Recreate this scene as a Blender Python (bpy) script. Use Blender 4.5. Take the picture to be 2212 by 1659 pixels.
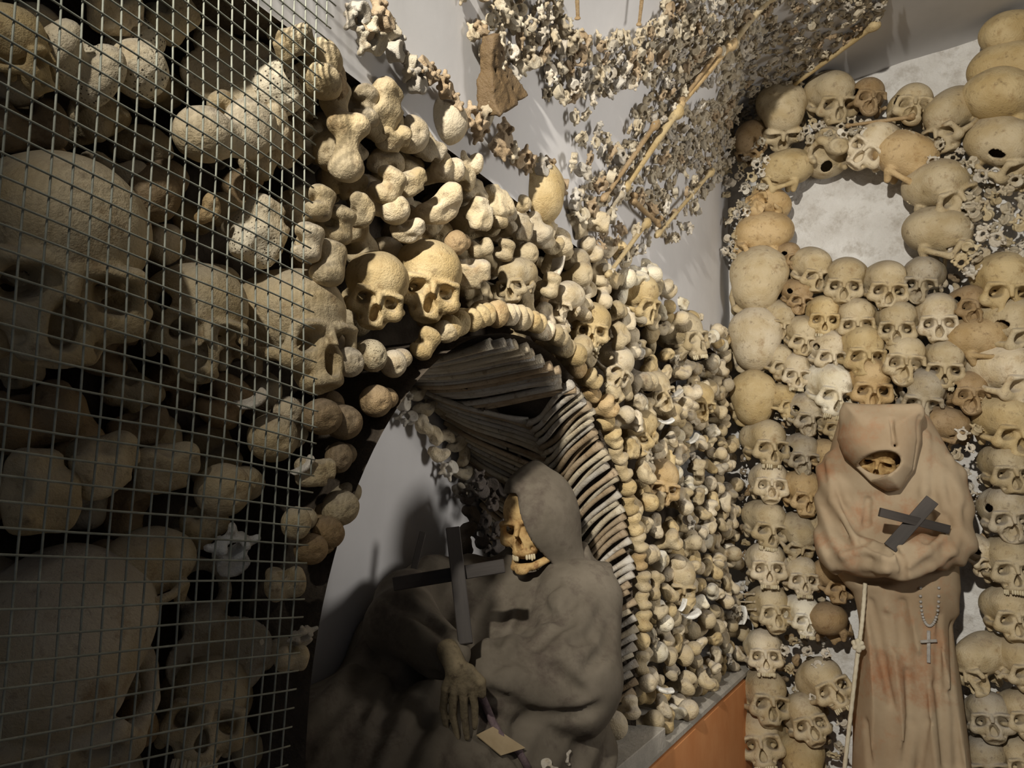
import bpy, math, random
import numpy as np
from math import sin, cos, pi, radians
from mathutils import Vector, Matrix, noise as mnoise

for o in list(bpy.data.objects):
    bpy.data.objects.remove(o)
SC = bpy.context.scene
COL = SC.collection
# ------------------------------------------------------------------ camera
IW, IH, FPX = 2212.0, 1659.0, 1720.0
YAW, PITCH = radians(27), radians(9)
CAM = np.array([.563, -2.744, 1.6])
FW = np.array([-sin(YAW)*cos(PITCH), cos(YAW)*cos(PITCH), sin(PITCH)])
RT = np.array([cos(YAW), sin(YAW), 0.0])
UP = np.cross(RT, FW)
cd = bpy.data.cameras.new('camera'); cam = bpy.data.objects.new('camera', cd); COL.objects.link(cam)
cd.sensor_width = 36; cd.lens = 36*FPX/IW; cd.clip_start = .02; cd.clip_end = 60
M = Matrix(((RT[0], UP[0], -FW[0], CAM[0]), (RT[1], UP[1], -FW[1], CAM[1]), (RT[2], UP[2], -FW[2], CAM[2]), (0, 0, 0, 1)))
cam.matrix_world = M
SC.camera = cam
# ------------------------------------------------------------------ light
wd = bpy.data.worlds.new('world'); SC.world = wd; wd.use_nodes = True
wd.node_tree.nodes['Background'].inputs[0].default_value = (.80, .86, 1.0, 1)
wd.node_tree.nodes['Background'].inputs[1].default_value = .13
def lamp(name, loc, power, radius, col):
    l = bpy.data.lights.new(name, 'POINT'); l.energy = power; l.shadow_soft_size = radius; l.color = col
    o = bpy.data.objects.new(name, l); COL.objects.link(o); o.location = loc
    return o
def spot(name, loc, aim, power, radius, col, angle, blend):
    o = lamp(name, loc, power, radius, col); l = o.data; l.type = 'SPOT'
    l = bpy.data.lights[l.name]; l.spot_size = radians(angle); l.spot_blend = blend
    o.rotation_euler = (Vector(aim)-Vector(loc)).to_track_quat('-Z', 'Y').to_euler()
    return o
spot('vault_spot', (.42, -3.5, 2.56), (.60, 0, 1.99), 285, .035, (1.0, .94, .83), 68, .85)
spot('side_spot', (1.50, -1.30, 2.02), (-.1, -.85, 2.12), 48, .24, (1.0, .95, .88), 92, .75)
vs = SC.view_settings
vs.view_transform = 'Standard'; vs.look = 'None'; vs.gamma = 1; vs.use_curve_mapping = False
vs.exposure = 0.12

# ------------------------------------------------------------------ pixel <-> place
def ray(x, y):
    return FW + RT*((x-IW/2)/FPX) - UP*((y-IH/2)/FPX)
def at(x, y, z):            # a point z metres in front of the camera
    return CAM + ray(x, y)*z
def onleft(x, y, o=0.0):    # on a plane parallel to the left wall
    d = ray(x, y); return CAM + d*((o-CAM[0])/d[0])
def onback(x, y, o=0.0):    # on a plane parallel to the back wall
    d = ray(x, y); return CAM + d*((-o-CAM[1])/d[1])
def proj(p):
    v = np.asarray(p) - CAM; z = v @ FW
    return np.array([IW/2 + FPX*(v @ RT)/z, IH/2 - FPX*(v @ UP)/z, z])
def inpoly(x, y, poly):
    c = False; n = len(poly); j = n-1
    for i in range(n):
        xi, yi = poly[i]; xj, yj = poly[j]
        if (yi > y) != (yj > y) and x < (xj-xi)*(y-yi)/(yj-yi)+xi: c = not c
        j = i
    return c

# ------------------------------------------------------------------ objects
def props(o, label=None, cat=None, group=None, kind=None):
    if label: o['label'] = label
    if cat: o['category'] = cat
    if group: o['group'] = group
    if kind: o['kind'] = kind
    return o
def link(name, me, parent=None, mat=None, color=None):
    o = bpy.data.objects.new(name, me); COL.objects.link(o)
    if parent: o.parent = parent
    if mat and not me.materials: me.materials.append(mat)
    if color: o.color = (*color, 1)
    return o
def empty(name, loc=(0, 0, 0)):
    o = bpy.data.objects.new(name, None); COL.objects.link(o); o.location = loc; o.empty_display_size = .05
    return o
def mesh(name, V, Fs, mat=None, smooth=True):
    me = bpy.data.meshes.new(name)
    me.from_pydata([tuple(map(float, v)) for v in V], [], [tuple(map(int, f)) for f in Fs])
    if smooth: me.polygons.foreach_set('use_smooth', [True]*len(me.polygons))
    if mat: me.materials.append(mat)
    me.update()
    return me
def boxmesh(name, size, mat, bev=.0015):
    import bmesh
    bm = bmesh.new(); bmesh.ops.create_cube(bm, size=1)
    for v in bm.verts: v.co = Vector((v.co.x*size[0], v.co.y*size[1], v.co.z*size[2]))
    if bev: bmesh.ops.bevel(bm, geom=bm.edges[:], offset=bev, segments=1, affect='EDGES')
    me = bpy.data.meshes.new(name); bm.to_mesh(me); bm.free(); me.materials.append(mat)
    return me
def tube(pts, rad, n=6, closed=False, cap=True):
    P = [np.asarray(p, float) for p in pts]; V = []; Fs = []
    if not hasattr(rad, '__len__'): rad = [rad]*len(P)
    a = None
    for i, p in enumerate(P):
        t = P[min(i+1, len(P)-1)] - P[max(i-1, 0)]; t = t/(np.linalg.norm(t)+1e-12)
        if a is None:
            a = np.cross(t, (0, 0, 1)) if abs(t[2]) < .9 else np.cross(t, (1, 0, 0))
        a = a - t*(a @ t); a = a/np.linalg.norm(a); b = np.cross(t, a)
        for k in range(n):
            V.append(p + rad[i]*(a*cos(2*pi*k/n) + b*sin(2*pi*k/n)))
    for i in range(len(P)-1):
        for k in range(n):
            q = (k+1) % n
            Fs.append((i*n+k, i*n+q, (i+1)*n+q, (i+1)*n+k))
    if cap:
        Fs.append(tuple(range(n))[::-1]); Fs.append(tuple((len(P)-1)*n+k for k in range(n)))
    return V, Fs

# ------------------------------------------------------------------ implicit shapes
def snet(name, f, lo, hi, h, mat=None):
    lo = np.array(lo, float); hi = np.array(hi, float)
    n = np.ceil((hi-lo)/h).astype(int)+1
    ax = [lo[i]+h*np.arange(n[i]) for i in range(3)]
    X, Y, Z = np.meshgrid(*ax, indexing='ij')
    D = f(X, Y, Z)
    ins = D < 0
    nx, ny, nz = n
    cs = [(i, j, k) for i in (0, 1) for j in (0, 1) for k in (0, 1)]
    sl = lambda A, c: A[c[0]:nx-1+c[0], c[1]:ny-1+c[1], c[2]:nz-1+c[2]]
    cnt = sum(sl(ins, c).astype(np.int8) for c in cs)
    act = (cnt > 0) & (cnt < 8)
    I = np.argwhere(act)
    idx = -np.ones(act.shape, np.int64); idx[act] = np.arange(len(I))
    acc = np.zeros((len(I), 3)); num = np.zeros(len(I))
    for a in cs:
        for ax_ in range(3):
            if a[ax_] == 1: continue
            b = list(a); b[ax_] = 1
            ia = I+np.array(a); ib = I+np.array(b)
            da = D[ia[:, 0], ia[:, 1], ia[:, 2]]; db = D[ib[:, 0], ib[:, 1], ib[:, 2]]
            m = (da < 0) != (db < 0)
            t = np.where(m, da/np.where(m, da-db, 1), 0)
            pt = np.repeat(np.array(a, float)[None], len(I), 0); pt[:, ax_] += t
            acc[m] += pt[m]; num[m] += 1
    V = lo + h*(I + acc/num[:, None])
    Q = []
    for ax_ in range(3):
        o1, o2 = (ax_+1) % 3, (ax_+2) % 3
        s0 = [slice(0, None)]*3; s1 = [slice(0, None)]*3
        s0[ax_] = slice(0, n[ax_]-1); s1[ax_] = slice(1, n[ax_])
        A = ins[tuple(s0)]; B = ins[tuple(s1)]
        E = np.argwhere(A != B)
        E = E[(E[:, o1] > 0) & (E[:, o2] > 0) & (E[:, o1] < n[o1]-1) & (E[:, o2] < n[o2]-1)]
        if not len(E): continue
        def g(d1, d2):
            c = E.copy(); c[:, o1] -= d1; c[:, o2] -= d2
            return idx[c[:, 0], c[:, 1], c[:, 2]]
        q = np.stack([g(1, 1), g(0, 1), g(0, 0), g(1, 0)], 1)
        fl = ~A[E[:, 0], E[:, 1], E[:, 2]]
        q[fl] = q[fl][:, ::-1]
        Q.append(q)
    Q = np.concatenate(Q)
    Q = Q[(Q >= 0).all(1)]
    me = bpy.data.meshes.new(name)
    me.vertices.add(len(V)); me.vertices.foreach_set('co', V.astype(np.float32).ravel())
    me.loops.add(len(Q)*4); me.loops.foreach_set('vertex_index', Q.astype(np.int32).ravel())
    me.polygons.add(len(Q)); me.polygons.foreach_set('loop_start', np.arange(0, len(Q)*4, 4, dtype=np.int32))
    me.polygons.foreach_set('use_smooth', np.ones(len(Q), bool))
    me.update(calc_edges=True); me.validate()
    if mat: me.materials.append(mat)
    return me
def ell(X, Y, Z, c, r):
    a, b, d = (X-c[0]), (Y-c[1]), (Z-c[2])
    k0 = np.sqrt((a/r[0])**2+(b/r[1])**2+(d/r[2])**2)
    k1 = np.sqrt((a/r[0]**2)**2+(b/r[1]**2)**2+(d/r[2]**2)**2)+1e-9
    return k0*(k0-1)/k1
def cap(X, Y, Z, a, b, ra, rb=None):
    rb = ra if rb is None else rb
    a = np.array(a, float); b = np.array(b, float); ab = b-a
    t = np.clip(((X-a[0])*ab[0]+(Y-a[1])*ab[1]+(Z-a[2])*ab[2])/(ab @ ab+1e-12), 0, 1)
    return np.sqrt((X-a[0]-t*ab[0])**2+(Y-a[1]-t*ab[1])**2+(Z-a[2]-t*ab[2])**2)-(ra+(rb-ra)*t)
def rbox(X, Y, Z, c, s, r):
    a = np.abs(X-c[0])-s[0]+r; b = np.abs(Y-c[1])-s[1]+r; d = np.abs(Z-c[2])-s[2]+r
    return np.sqrt(np.maximum(a, 0)**2+np.maximum(b, 0)**2+np.maximum(d, 0)**2)+np.minimum(np.maximum(a, np.maximum(b, d)), 0)-r
def su(a, b, k):
    h = np.clip(.5+.5*(b-a)/k, 0, 1); return b+(a-b)*h-k*h*(1-h)
def ss(a, b, k):            # a minus b, smoothly
    return -su(-a, b, k)
def si(a, b, k):
    return -su(-a, -b, k)
def wob(X, Y, Z, f, seed, n=5):
    R = np.random.RandomState(seed); s = 0
    for i in range(n):
        d = R.normal(size=3); d = d/np.linalg.norm(d)*f*R.uniform(.6, 1.7)
        s = s + np.sin(X*d[0]+Y*d[1]+Z*d[2]+R.uniform(0, 6.3))
    return s/n
# ------------------------------------------------------------------ materials
def newmat(name):
    m = bpy.data.materials.new(name); m.use_nodes = True
    nt = m.node_tree; b = nt.nodes['Principled BSDF']
    return m, nt, b
def nd(nt, t, **kw):
    n = nt.nodes.new(t)
    for k, v in kw.items(): setattr(n, k, v)
    return n
def mixc(nt, fac, a, b, mode='MIX'):
    n = nd(nt, 'ShaderNodeMix', data_type='RGBA', blend_type=mode)
    for s, v in ((n.inputs[0], fac), (n.inputs[6], a), (n.inputs[7], b)):
        if isinstance(v, bpy.types.NodeSocket): nt.links.new(v, s)
        else: s.default_value = v if not isinstance(v, tuple) else (*v, 1)
    return n.outputs[2]
def ramp(nt, src, p0, p1, inv=False):
    n = nd(nt, 'ShaderNodeMapRange'); nt.links.new(src, n.inputs[0])
    n.inputs[1].default_value = p0; n.inputs[2].default_value = p1
    n.inputs[3].default_value = 1 if inv else 0; n.inputs[4].default_value = 0 if inv else 1
    return n.outputs[0]
def noise(nt, vec, scale, detail=4, rough=.55):
    n = nd(nt, 'ShaderNodeTexNoise'); n.inputs['Scale'].default_value = scale; n.inputs['Detail'].default_value = detail
    n.inputs['Roughness'].default_value = rough
    nt.links.new(vec, n.inputs['Vector']); return n.outputs['Fac']
def bump(nt, b, src, strength, dist):
    n = nd(nt, 'ShaderNodeBump'); n.inputs['Strength'].default_value = strength; n.inputs['Distance'].default_value = dist
    nt.links.new(src, n.inputs['Height']); nt.links.new(n.outputs[0], b.inputs['Normal'])
def bone_mat(name, light, mid, dark, fine=1.0, pores=0.0):
    m, nt, b = newmat(name)
    tc = nd(nt, 'ShaderNodeTexCoord'); oi = nd(nt, 'ShaderNodeObjectInfo')
    add = nd(nt, 'ShaderNodeVectorMath', operation='ADD')
    mul = nd(nt, 'ShaderNodeVectorMath', operation='SCALE'); mul.inputs['Scale'].default_value = 17
    cmb = nd(nt, 'ShaderNodeCombineXYZ')
    for i in range(3): nt.links.new(oi.outputs['Random'], cmb.inputs[i])
    nt.links.new(cmb.outputs[0], mul.inputs[0]); nt.links.new(tc.outputs['Object'], add.inputs[0]); nt.links.new(mul.outputs[0], add.inputs[1])
    v = add.outputs[0]
    n1 = noise(nt, v, 14*fine, 3); n2 = noise(nt, v, 55*fine, 4, .65); n3 = noise(nt, v, 24*fine, 5, .7); n4 = noise(nt, v, 230*fine, 3, .7)
    c = mixc(nt, ramp(nt, n1, .38, .62), mid, light)
    c = mixc(nt, ramp(nt, n3, .56, .74), c, dark)
    c = mixc(nt, ramp(nt, n2, .57, .78), c, (.17, .12, .07))
    # grey dust settled on what faces up
    ge = nd(nt, 'ShaderNodeNewGeometry'); sx = nd(nt, 'ShaderNodeSeparateXYZ'); nt.links.new(ge.outputs['Normal'], sx.inputs[0])
    du = ramp(nt, sx.outputs[2], .25, .95); mm = nd(nt, 'ShaderNodeMath', operation='MULTIPLY'); mm.inputs[1].default_value = .55
    nt.links.new(du, mm.inputs[0])
    c = mixc(nt, mm.outputs[0], c, (.30, .27, .23))
    c = mixc(nt, 1.0, c, oi.outputs['Color'], 'MULTIPLY')
    if pores:
        vo = nd(nt, 'ShaderNodeTexVoronoi'); vo.inputs['Scale'].default_value = 300*fine; nt.links.new(v, vo.inputs['Vector'])
        mp = nd(nt, 'ShaderNodeMath', operation='MULTIPLY'); nt.links.new(ramp(nt, vo.outputs['Distance'], .18, .34, True), mp.inputs[0])
        nt.links.new(ramp(nt, n1, .42, .56), mp.inputs[1])
        c = mixc(nt, mp.outputs[0], c, (.07, .05, .03))
    nt.links.new(c, b.inputs['Base Color'])
    b.inputs['Roughness'].default_value = .62; b.inputs['Specular IOR Level'].default_value = .3
    s = nd(nt, 'ShaderNodeMath', operation='ADD'); nt.links.new(n2, s.inputs[0]); nt.links.new(n4, s.inputs[1])
    bump(nt, b, s.outputs[0], .75, .0028)
    return m
BONE = bone_mat('aged_bone', (.52, .43, .28), (.42, .325, .18), (.29, .195, .095))
PALE = bone_mat('pale_bone', (.56, .50, .385), (.46, .385, .265), (.34, .25, .145), 1.6)
PORE = bone_mat('porous_bone', (.58, .50, .34), (.50, .40, .24), (.36, .25, .12), 1.0, 1)
def plain(name, a, b_, scale, rough=.85, bs=.3, bd=.002, stretch=None, third=None):
    m, nt, b = newmat(name)
    tc = nd(nt, 'ShaderNodeTexCoord'); v = tc.outputs['Object']
    if stretch:
        mp = nd(nt, 'ShaderNodeMapping'); mp.inputs['Scale'].default_value = stretch; nt.links.new(v, mp.inputs['Vector']); v = mp.outputs[0]
    n1 = noise(nt, v, scale, 5, .62); n2 = noise(nt, v, scale*6, 4, .65)
    c = mixc(nt, ramp(nt, n1, .35, .65), a, b_)
    if third: c = mixc(nt, ramp(nt, noise(nt, v, scale*1.7, 5, .7), .50, .68), c, third)
    nt.links.new(c, b.inputs['Base Color']); b.inputs['Roughness'].default_value = rough
    b.inputs['Specular IOR Level'].default_value = .2
    s = nd(nt, 'ShaderNodeMath', operation='ADD'); nt.links.new(n1, s.inputs[0]); nt.links.new(n2, s.inputs[1])
    bump(nt, b, s.outputs[0], bs, bd)
    return m
PLASTER = plain('smooth_white_plaster', (.58, .57, .57), (.63, .62, .62), 5, .9, .12, .002)
ROUGH = plain('rough_plaster', (.60, .58, .55), (.72, .71, .69), 9, .95, .8, .008, third=(.45, .42, .38))
SHADEBACK = plain('shade_dark_backing', (.055, .043, .032), (.10, .08, .06), 12, 1, .8, .01)  # dark colour stands in for the shade in gaps between bones
ORANGE = plain('orange_paint', (.62, .25, .09), (.70, .32, .13), 6, .8, .15, .002)
GREYP = plain('grey_plaster', (.36, .34, .30), (.46, .43, .38), 14, .95, .6, .004)
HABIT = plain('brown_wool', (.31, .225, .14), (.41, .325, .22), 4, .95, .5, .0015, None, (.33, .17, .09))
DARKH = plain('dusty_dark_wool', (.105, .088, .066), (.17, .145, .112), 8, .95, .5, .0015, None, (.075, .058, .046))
WOOD = plain('black_wood', (.035, .03, .027), (.065, .055, .048), 20, .6, .3, .001, (1, 1, .15))
WIRE = plain('galvanised_wire', (.22, .23, .19), (.34, .35, .29), 60, .6, .2, .0005)
ROPE = plain('cream_rope', (.52, .46, .33), (.62, .56, .43), 90, .9, .6, .001)
SKIN = plain('dried_skin', (.36, .22, .085), (.52, .36, .16), 30, .7, .5, .002, None, (.20, .10, .04))
CARD = plain('brown_card', (.33, .25, .145), (.40, .31, .19), 30, .9, .2, .001)
METAL = plain('dull_metal', (.24, .22, .20), (.38, .36, .33), 60, .45, .2, .0005)
BLACK = plain('hood_lining', (.02, .016, .012), (.035, .028, .02), 20, 1, .2, .001)
# ------------------------------------------------------------------ bone shapes (modelled in centimetres)
def skull_sdf(X, Y, Z, variant):
    A = np.abs(X)
    d = ell(X, Y, Z, (0, 1.6, 2.7), (6.8, 8.6, 6.4))
    d = su(d, ell(X, Y, Z, (0, -3.6, 2.2), (5.3, 4.6, 5.4)), 2.2)
    d = su(d, ell(A, Y, Z, (4.2, 3.2, 2.6), (3.0, 4.4, 3.8)), 2.0)      # parietal bosses
    d = ss(d, ell(A, Y, Z, (8.1, -4.4, -.2), (2.5, 3.2, 3.4)), 1.2)      # temporal hollows
    d = ss(d, rbox(X, Y, Z, (0, 5.5, -7.4), (9, 7.2, 3.4), 1.5), 1.5)    # base
    d = su(d, ell(A, Y, Z, (2.7, -7.5, -.15), (2.5, 1.1, .75)), .8)      # brow
    d = su(d, cap(A, Y, Z, (4.7, -6.9, -.2), (5.3, -5.9, -3.0), .85), .6)   # outer rim
    face = ell(X, Y, Z, (0, -5.1, -4.4), (3.9, 3.2, 4.4))
    face = su(face, ell(A, Y, Z, (4.4, -5.7, -4.1), (2.1, 1.6, 1.65)), 1.0)
    face = su(face, ell(X, Y, Z, (0, -6.0, -7.0), (3.0, 2.6, 1.7)), .8)
    d = su(d, face, .7)
    arch = np.minimum(cap(A, Y, Z, (5.5, -5.1, -3.7), (6.8, -2.2, -3.2), .95, .72), cap(A, Y, Z, (6.8, -2.2, -3.2), (6.4, .8, -2.6), .72, .85))
    d = su(d, arch, .5)
    d = su(d, cap(A, Y, Z, (5.3, 2.0, -2.6), (5.0, 1.6, -4.9), 1.6, .95), .8)   # mastoid
    d = su(d, cap(X, Y, Z, (0, -7.8, -.6), (0, -8.9, -3.0), .75, .5), .5)     # nasal bone
    # orbits: rounded squares, slanted outward
    sx = (A-3.15); sz = (Z+2.05)+.22*(A-3.15)
    orb = (np.abs(sx/2.02)**2.6+np.abs(sz/1.75)**2.6)**(1/2.6)*1.75-1.75
    depth = np.maximum(orb+np.clip((Y+9)*.19, 0, 3), Y+3.2)
    d = ss(d, depth, .35)
    nz = (Z+4.9)
    nose = np.sqrt((X/np.clip(1.0-.28*nz, .45, 1.45))**2+(nz/1.75)**2)*1.2-1.2
    d = ss(d, np.maximum(nose, Y+5.2), .3)
    d = ss(d, cap(A, Y, Z, (3.4, -8.5, -5.7), (2.6, -6.5, -6.3), .55, .4), .6)      # canine hollow
    d = d + .05*wob(X, Y, Z, 1.3, 3)
    if variant == 0:      # sockets of the teeth
        th = np.arctan2(X, -(Y+4.3)); rr = np.sqrt(X**2+(Y+4.3)**2)
        d = ss(d, np.maximum(np.abs(rr-3.35)-.42+.25*np.cos(th*11)**2, Z+8.15), .25)
    if variant == 1:      # nose and jaw broken away
        d = ss(d, ell(X, Y, Z, (.4, -7.6, -9.0), (3.6, 3.0, 1.5))+.4*wob(X, Y, Z, 2.2, 5), .3)
        d = ss(d, ell(X, Y, Z, (.1, -8.4, -4.7), (1.35, 3, 1.95))+.3*wob(X, Y, Z, 2.6, 8), .3)
    if variant == 2:      # one cheek lost, hole in the temple
        d = ss(d, ell(X, Y, Z, (5.2, -5.4, -5.2), (3.4, 4.4, 3.2))+.6*wob(X, Y, Z, 2.0, 15), .3)
        d = ss(d, ell(X, Y, Z, (-1.2, -8.0, -6.6), (2.3, 2.6, 2.9))+.5*wob(X, Y, Z, 2.4, 18), .3)
        d = ss(d, ell(X, Y, Z, (-5.2, -3.4, 1.6), (1.6, 2.2, 1.3))+.4*wob(X, Y, Z, 2.5, 11), .2)
    if variant == 3:      # cranium without a face
        d = ss(d, ell(X, Y, Z, (0, -7.2, -6.4), (7.5, 4.6, 4.9))+.5*wob(X, Y, Z, 1.8, 25), .4)
    inner = ell(X, Y, Z, (0, 1.6, 2.5), (6.2, 7.8, 5.7))
    d = np.maximum(d, -inner)
    if variant in (1, 2):
        d = ss(d, ell(X, Y, Z, (0, 3.5, -3.6), (1.7, 2.2, 2)), .3)
    return d*1.0
def scaled(f, s):
    return lambda X, Y, Z: f(X/s, Y/s, Z/s)*s
def skull_mesh(v, h, mat):
    return snet('skull', scaled(lambda X, Y, Z: skull_sdf(X, Y, Z, v), .01), (-.083, -.102, -.092), (.083, .110, .100), h, mat)
def teeth_mesh(gaps, seed):
    V = []; Fs = []; R = random.Random(seed)
    for i in range(14):
        if i in gaps: continue
        a = (i-6.5)/6.5*1.30
        x = 3.15*sin(a); y = -4.9-3.15*cos(a)
        w = .36 if abs(i-6.5) < 3 else .44; hh = R.uniform(.55, .95)
        rx = Matrix.Rotation(-a, 3, 'Z'); b = len(V)
        for zz, s in ((-7.6, .9), (-8.3, 1), (-8.35-hh*.5, .95), (-8.3-hh, .6)):
            for k in range(8):
                p = rx @ Vector((w*s*cos(2*pi*k/8), .3*s*sin(2*pi*k/8), 0))
                V.append(((x+p.x)*.01, (y+p.y)*.01, zz*.01))
        for j in range(3):
            for k in range(8):
                Fs.append((b+j*8+k, b+(j+1)*8+k, b+(j+1)*8+(k+1) % 8, b+j*8+(k+1) % 8))
        Fs.append(tuple(b+24+k for k in range(8))[::-1])
    return mesh('upper_teeth', V, Fs, TOOTH)
TOOTH = plain('tooth_enamel', (.50, .42, .26), (.60, .53, .38), 90, .4, .2, .0005)
SK = [skull_mesh(v, .0030, BONE) for v in range(4)]
SKF = [skull_mesh(v, .0021, BONE) for v in (0, 1, 2)]
TEETH = [teeth_mesh(g, s) for g, s in (((3,), 1), ((0, 5, 6, 11), 2), ((2, 6, 7, 8, 13), 3))]

def mk(name, f, ext, h, mat):
    lo = [-e for e in ext[:3]] if len(ext) == 3 else ext[:3]
    hi = ext[:3] if len(ext) == 3 else ext[3:]
    return snet(name, scaled(f, .01), [c*.01 for c in lo], [c*.01 for c in hi], h, mat)
# every joint end points to +Z, its broken shaft runs to -Z
def rug(X, Y, Z, s, k=1.0):
    return k*(.10*wob(X, Y, Z, 1.6, 100+s)+.07*wob(X, Y, Z, 3.4, 101+s)+.05*np.abs(wob(X, Y, Z, 5.5, 102+s)))
def condyle(X, Y, Z, s=0):
    A = np.abs(X-.15*s)
    d = ell(A, Y, Z, (1.9, 0, .4), (1.75, 2.9, 2.3))
    d = su(d, ell(X, Y, Z, (0, -.9, -.2), (2.4, 1.7, 1.9)), 1.0)
    d = su(d, cap(X, Y, Z, (0, -.4, -1), (0, -.6, -6.5), 2.3, 1.45), 1.5)
    d = ss(d, cap(X, Y, Z, (0, 2.9, 2.4), (0, 1.2, -1.5), .85), .7)
    return d + rug(X, Y, Z, 4+s, 1.3)
def ballhead(X, Y, Z, s=0):
    d = ell(X, Y, Z, (0, 0, 0), (2.35, 2.35, 2.25))
    d = su(d, cap(X, Y, Z, (0, 0, -1), (.8, .4, -4.2), 1.45, 1.6), .6)
    d = su(d, ell(X, Y, Z, (2.6, .6, -4.2), (1.9, 1.7, 2.2)), 1.0)
    d = ss(d, ell(X, Y, Z, (.4, -.5, 2.4), (.5, .5, .6)), .3)
    return d + rug(X, Y, Z, 12, .8)
def plateau(X, Y, Z, s=0):
    d = rbox(X, Y, Z, (0, 0, 0), (3.5, 2.5, 1.5), 1.3)
    d = ss(d, ell(np.abs(X), Y, Z, (1.7, .1, 1.9), (1.3, 1.6, .7)), .5)
    d = su(d, cap(X, Y, Z, (0, .2, -.5), (0, -.3, -6.0), 2.3, 1.4), 1.6)
    d = ss(d, ell(X, Y, Z, (0, 2.9, .6), (1.1, 1.0, 1.6)), .6)
    d = ss(d, ell(X, Y, Z, (2.6, -1.9, -.4), (1.2, 1.0, 1.5)), .6)
    return d + .30*wob(X, Y, Z, 1.1, 31) + rug(X, Y, Z, 33, 1.8)
def ankle(X, Y, Z, s=0):
    d = ell(X, Y, Z, (0, 0, 0), (2.5, 1.9, 1.7))
    d = su(d, ell(X, Y, Z, (1.7, 1.1, .5), (1.4, 1.5, 1.3)), .8)
    d = su(d, ell(X, Y, Z, (-1.6, .4, -.6), (1.5, 1.2, 1.6)), .8)
    d = ss(d, ell(X, Y, Z, (.2, -.4, 2.0), (1.6, .8, .8)), .5)
    d = ss(d, ell(X, Y, Z, (-.7, 1.9, .6), (.8, .9, 1.2)), .5)
    return d + .26*wob(X, Y, Z, 1.4, 21+s) + rug(X, Y, Z, 24+s, 1.8)
def knuckle(X, Y, Z, s=0):      # waisted small bone, two rounded ends
    d = ell(X, Y, Z, (0, 0, 1.5), (1.55, 1.4, 1.25))
    d = su(d, cap(X, Y, Z, (0, 0, 1), (0, 0, -2), .95, 1.0), .8)
    d = su(d, ell(np.abs(X), Y, Z, (.8, 0, -2.2), (1.05, 1.25, 1.1)), .6)
    return d + rug(X, Y, Z, 41+s, 1.1)
def vertebra(X, Y, Z, s=0):     # seen along its axis: body, arch with its hole, spine and side processes
    A = np.abs(X)
    d = np.maximum(np.sqrt((X/1.12)**2+(Y+.55)**2)*1.06-(1.62-.22*np.cos(np.clip(Z, -1.1, 1.1)*1.4)), np.abs(Z)-1.05)
    d = d-.12
    ringr = np.sqrt((X*1.0)**2+((Y-1.25)*1.05)**2)
    ring = np.sqrt((ringr-1.35)**2+(Z*.62)**2)-.45
    d = su(d, ring, .35)
    d = su(d, cap(A, Y, Z, (1.2, 1.3, 0), (2.6, 1.8, .1), .55, .44), .4)
    d = su(d, cap(X, Y, Z, (0, 2.4, 0), (0, 3.6, -.5), .55, .42), .4)
    d = su(d, cap(A, Y, Z, (1.1, 1.7, -.9), (1.2, 1.8, .95), .5), .3)
    d = ss(d, np.maximum(np.sqrt(X**2+(Y-1.25)**2)-.92, np.abs(Z)-3), .15)
    d = ss(d, ell(X, Y, Z, (0, -.55, 1.35), (1.25, 1.1, .42)), .3)
    return d + .05*wob(X, Y, Z, 2.6, 51+s)
def neckbone(X, Y, Z, s=0):     # flatter ring with two side holes
    A = np.abs(X)
    d = np.maximum(np.sqrt((X/1.3)**2+(Y+.5)**2)-1.15, np.abs(Z)-.65)-.15
    rr = np.sqrt((X/1.15)**2+(Y-.9)**2); d = su(d, np.sqrt((rr-1.25)**2+(Z*.8)**2)-.42, .3)
    d = su(d, cap(A, Y, Z, (1.3, .1, 0), (2.6, .3, .1), .62, .5), .3)
    d = su(d, cap(A, Y, Z, (1.6, 1.2, -.5), (1.7, 1.2, .6), .55), .3)
    d = su(d, np.minimum(cap(A, Y, Z, (.1, 2.1, 0), (.5, 3.3, -.2), .36, .28), cap(X, Y, Z, (0, 2, 0), (0, 2.6, 0), .4)), .3)
    d = ss(d, np.maximum(np.sqrt(X**2+(Y-.9)**2)-.85, np.abs(Z)-3), .12)
    d = ss(d, np.maximum(np.sqrt((A-1.95)**2+(Y-.15)**2)-.3, np.abs(Z)-3), .1)
    return d + .05*wob(X, Y, Z, 2.6, 61+s)
def hipbone(X, Y, Z, s=0):      # flaring blade, socket cup and the oval hole below it
    bend = .035*X*X
    blade = np.maximum(ell(X, Y-bend, Z, (0, 0, 5), (7.5, 40, 6.0)), np.abs(Y-bend)-.45-.05*np.abs(Z-5))
    d = su(blade, ell(X, Y, Z, (0, 0, -1.5), (3.2, 2.2, 3.0)), 1.2)
    lo = np.sqrt(((X-1.8)/1.25)**2+((Z+6.2)/1.5)**2)
    d = su(d, np.sqrt(((lo-2.6)*1.2)**2+(Y*.9)**2)-.85, .7)
    d = ss(d, ell(X, Y, Z, (-.6, -2.4, -1.6), (2.4, 2.1, 2.4)), .4)
    d = ss(d, np.maximum(np.sqrt(((X-1.8)/1.1)**2+((Z+6.2)/1.5)**2)-1.6, np.abs(Y)-4), .3)
    return d + .12*wob(X, Y, Z, 1.1, 71)
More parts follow.
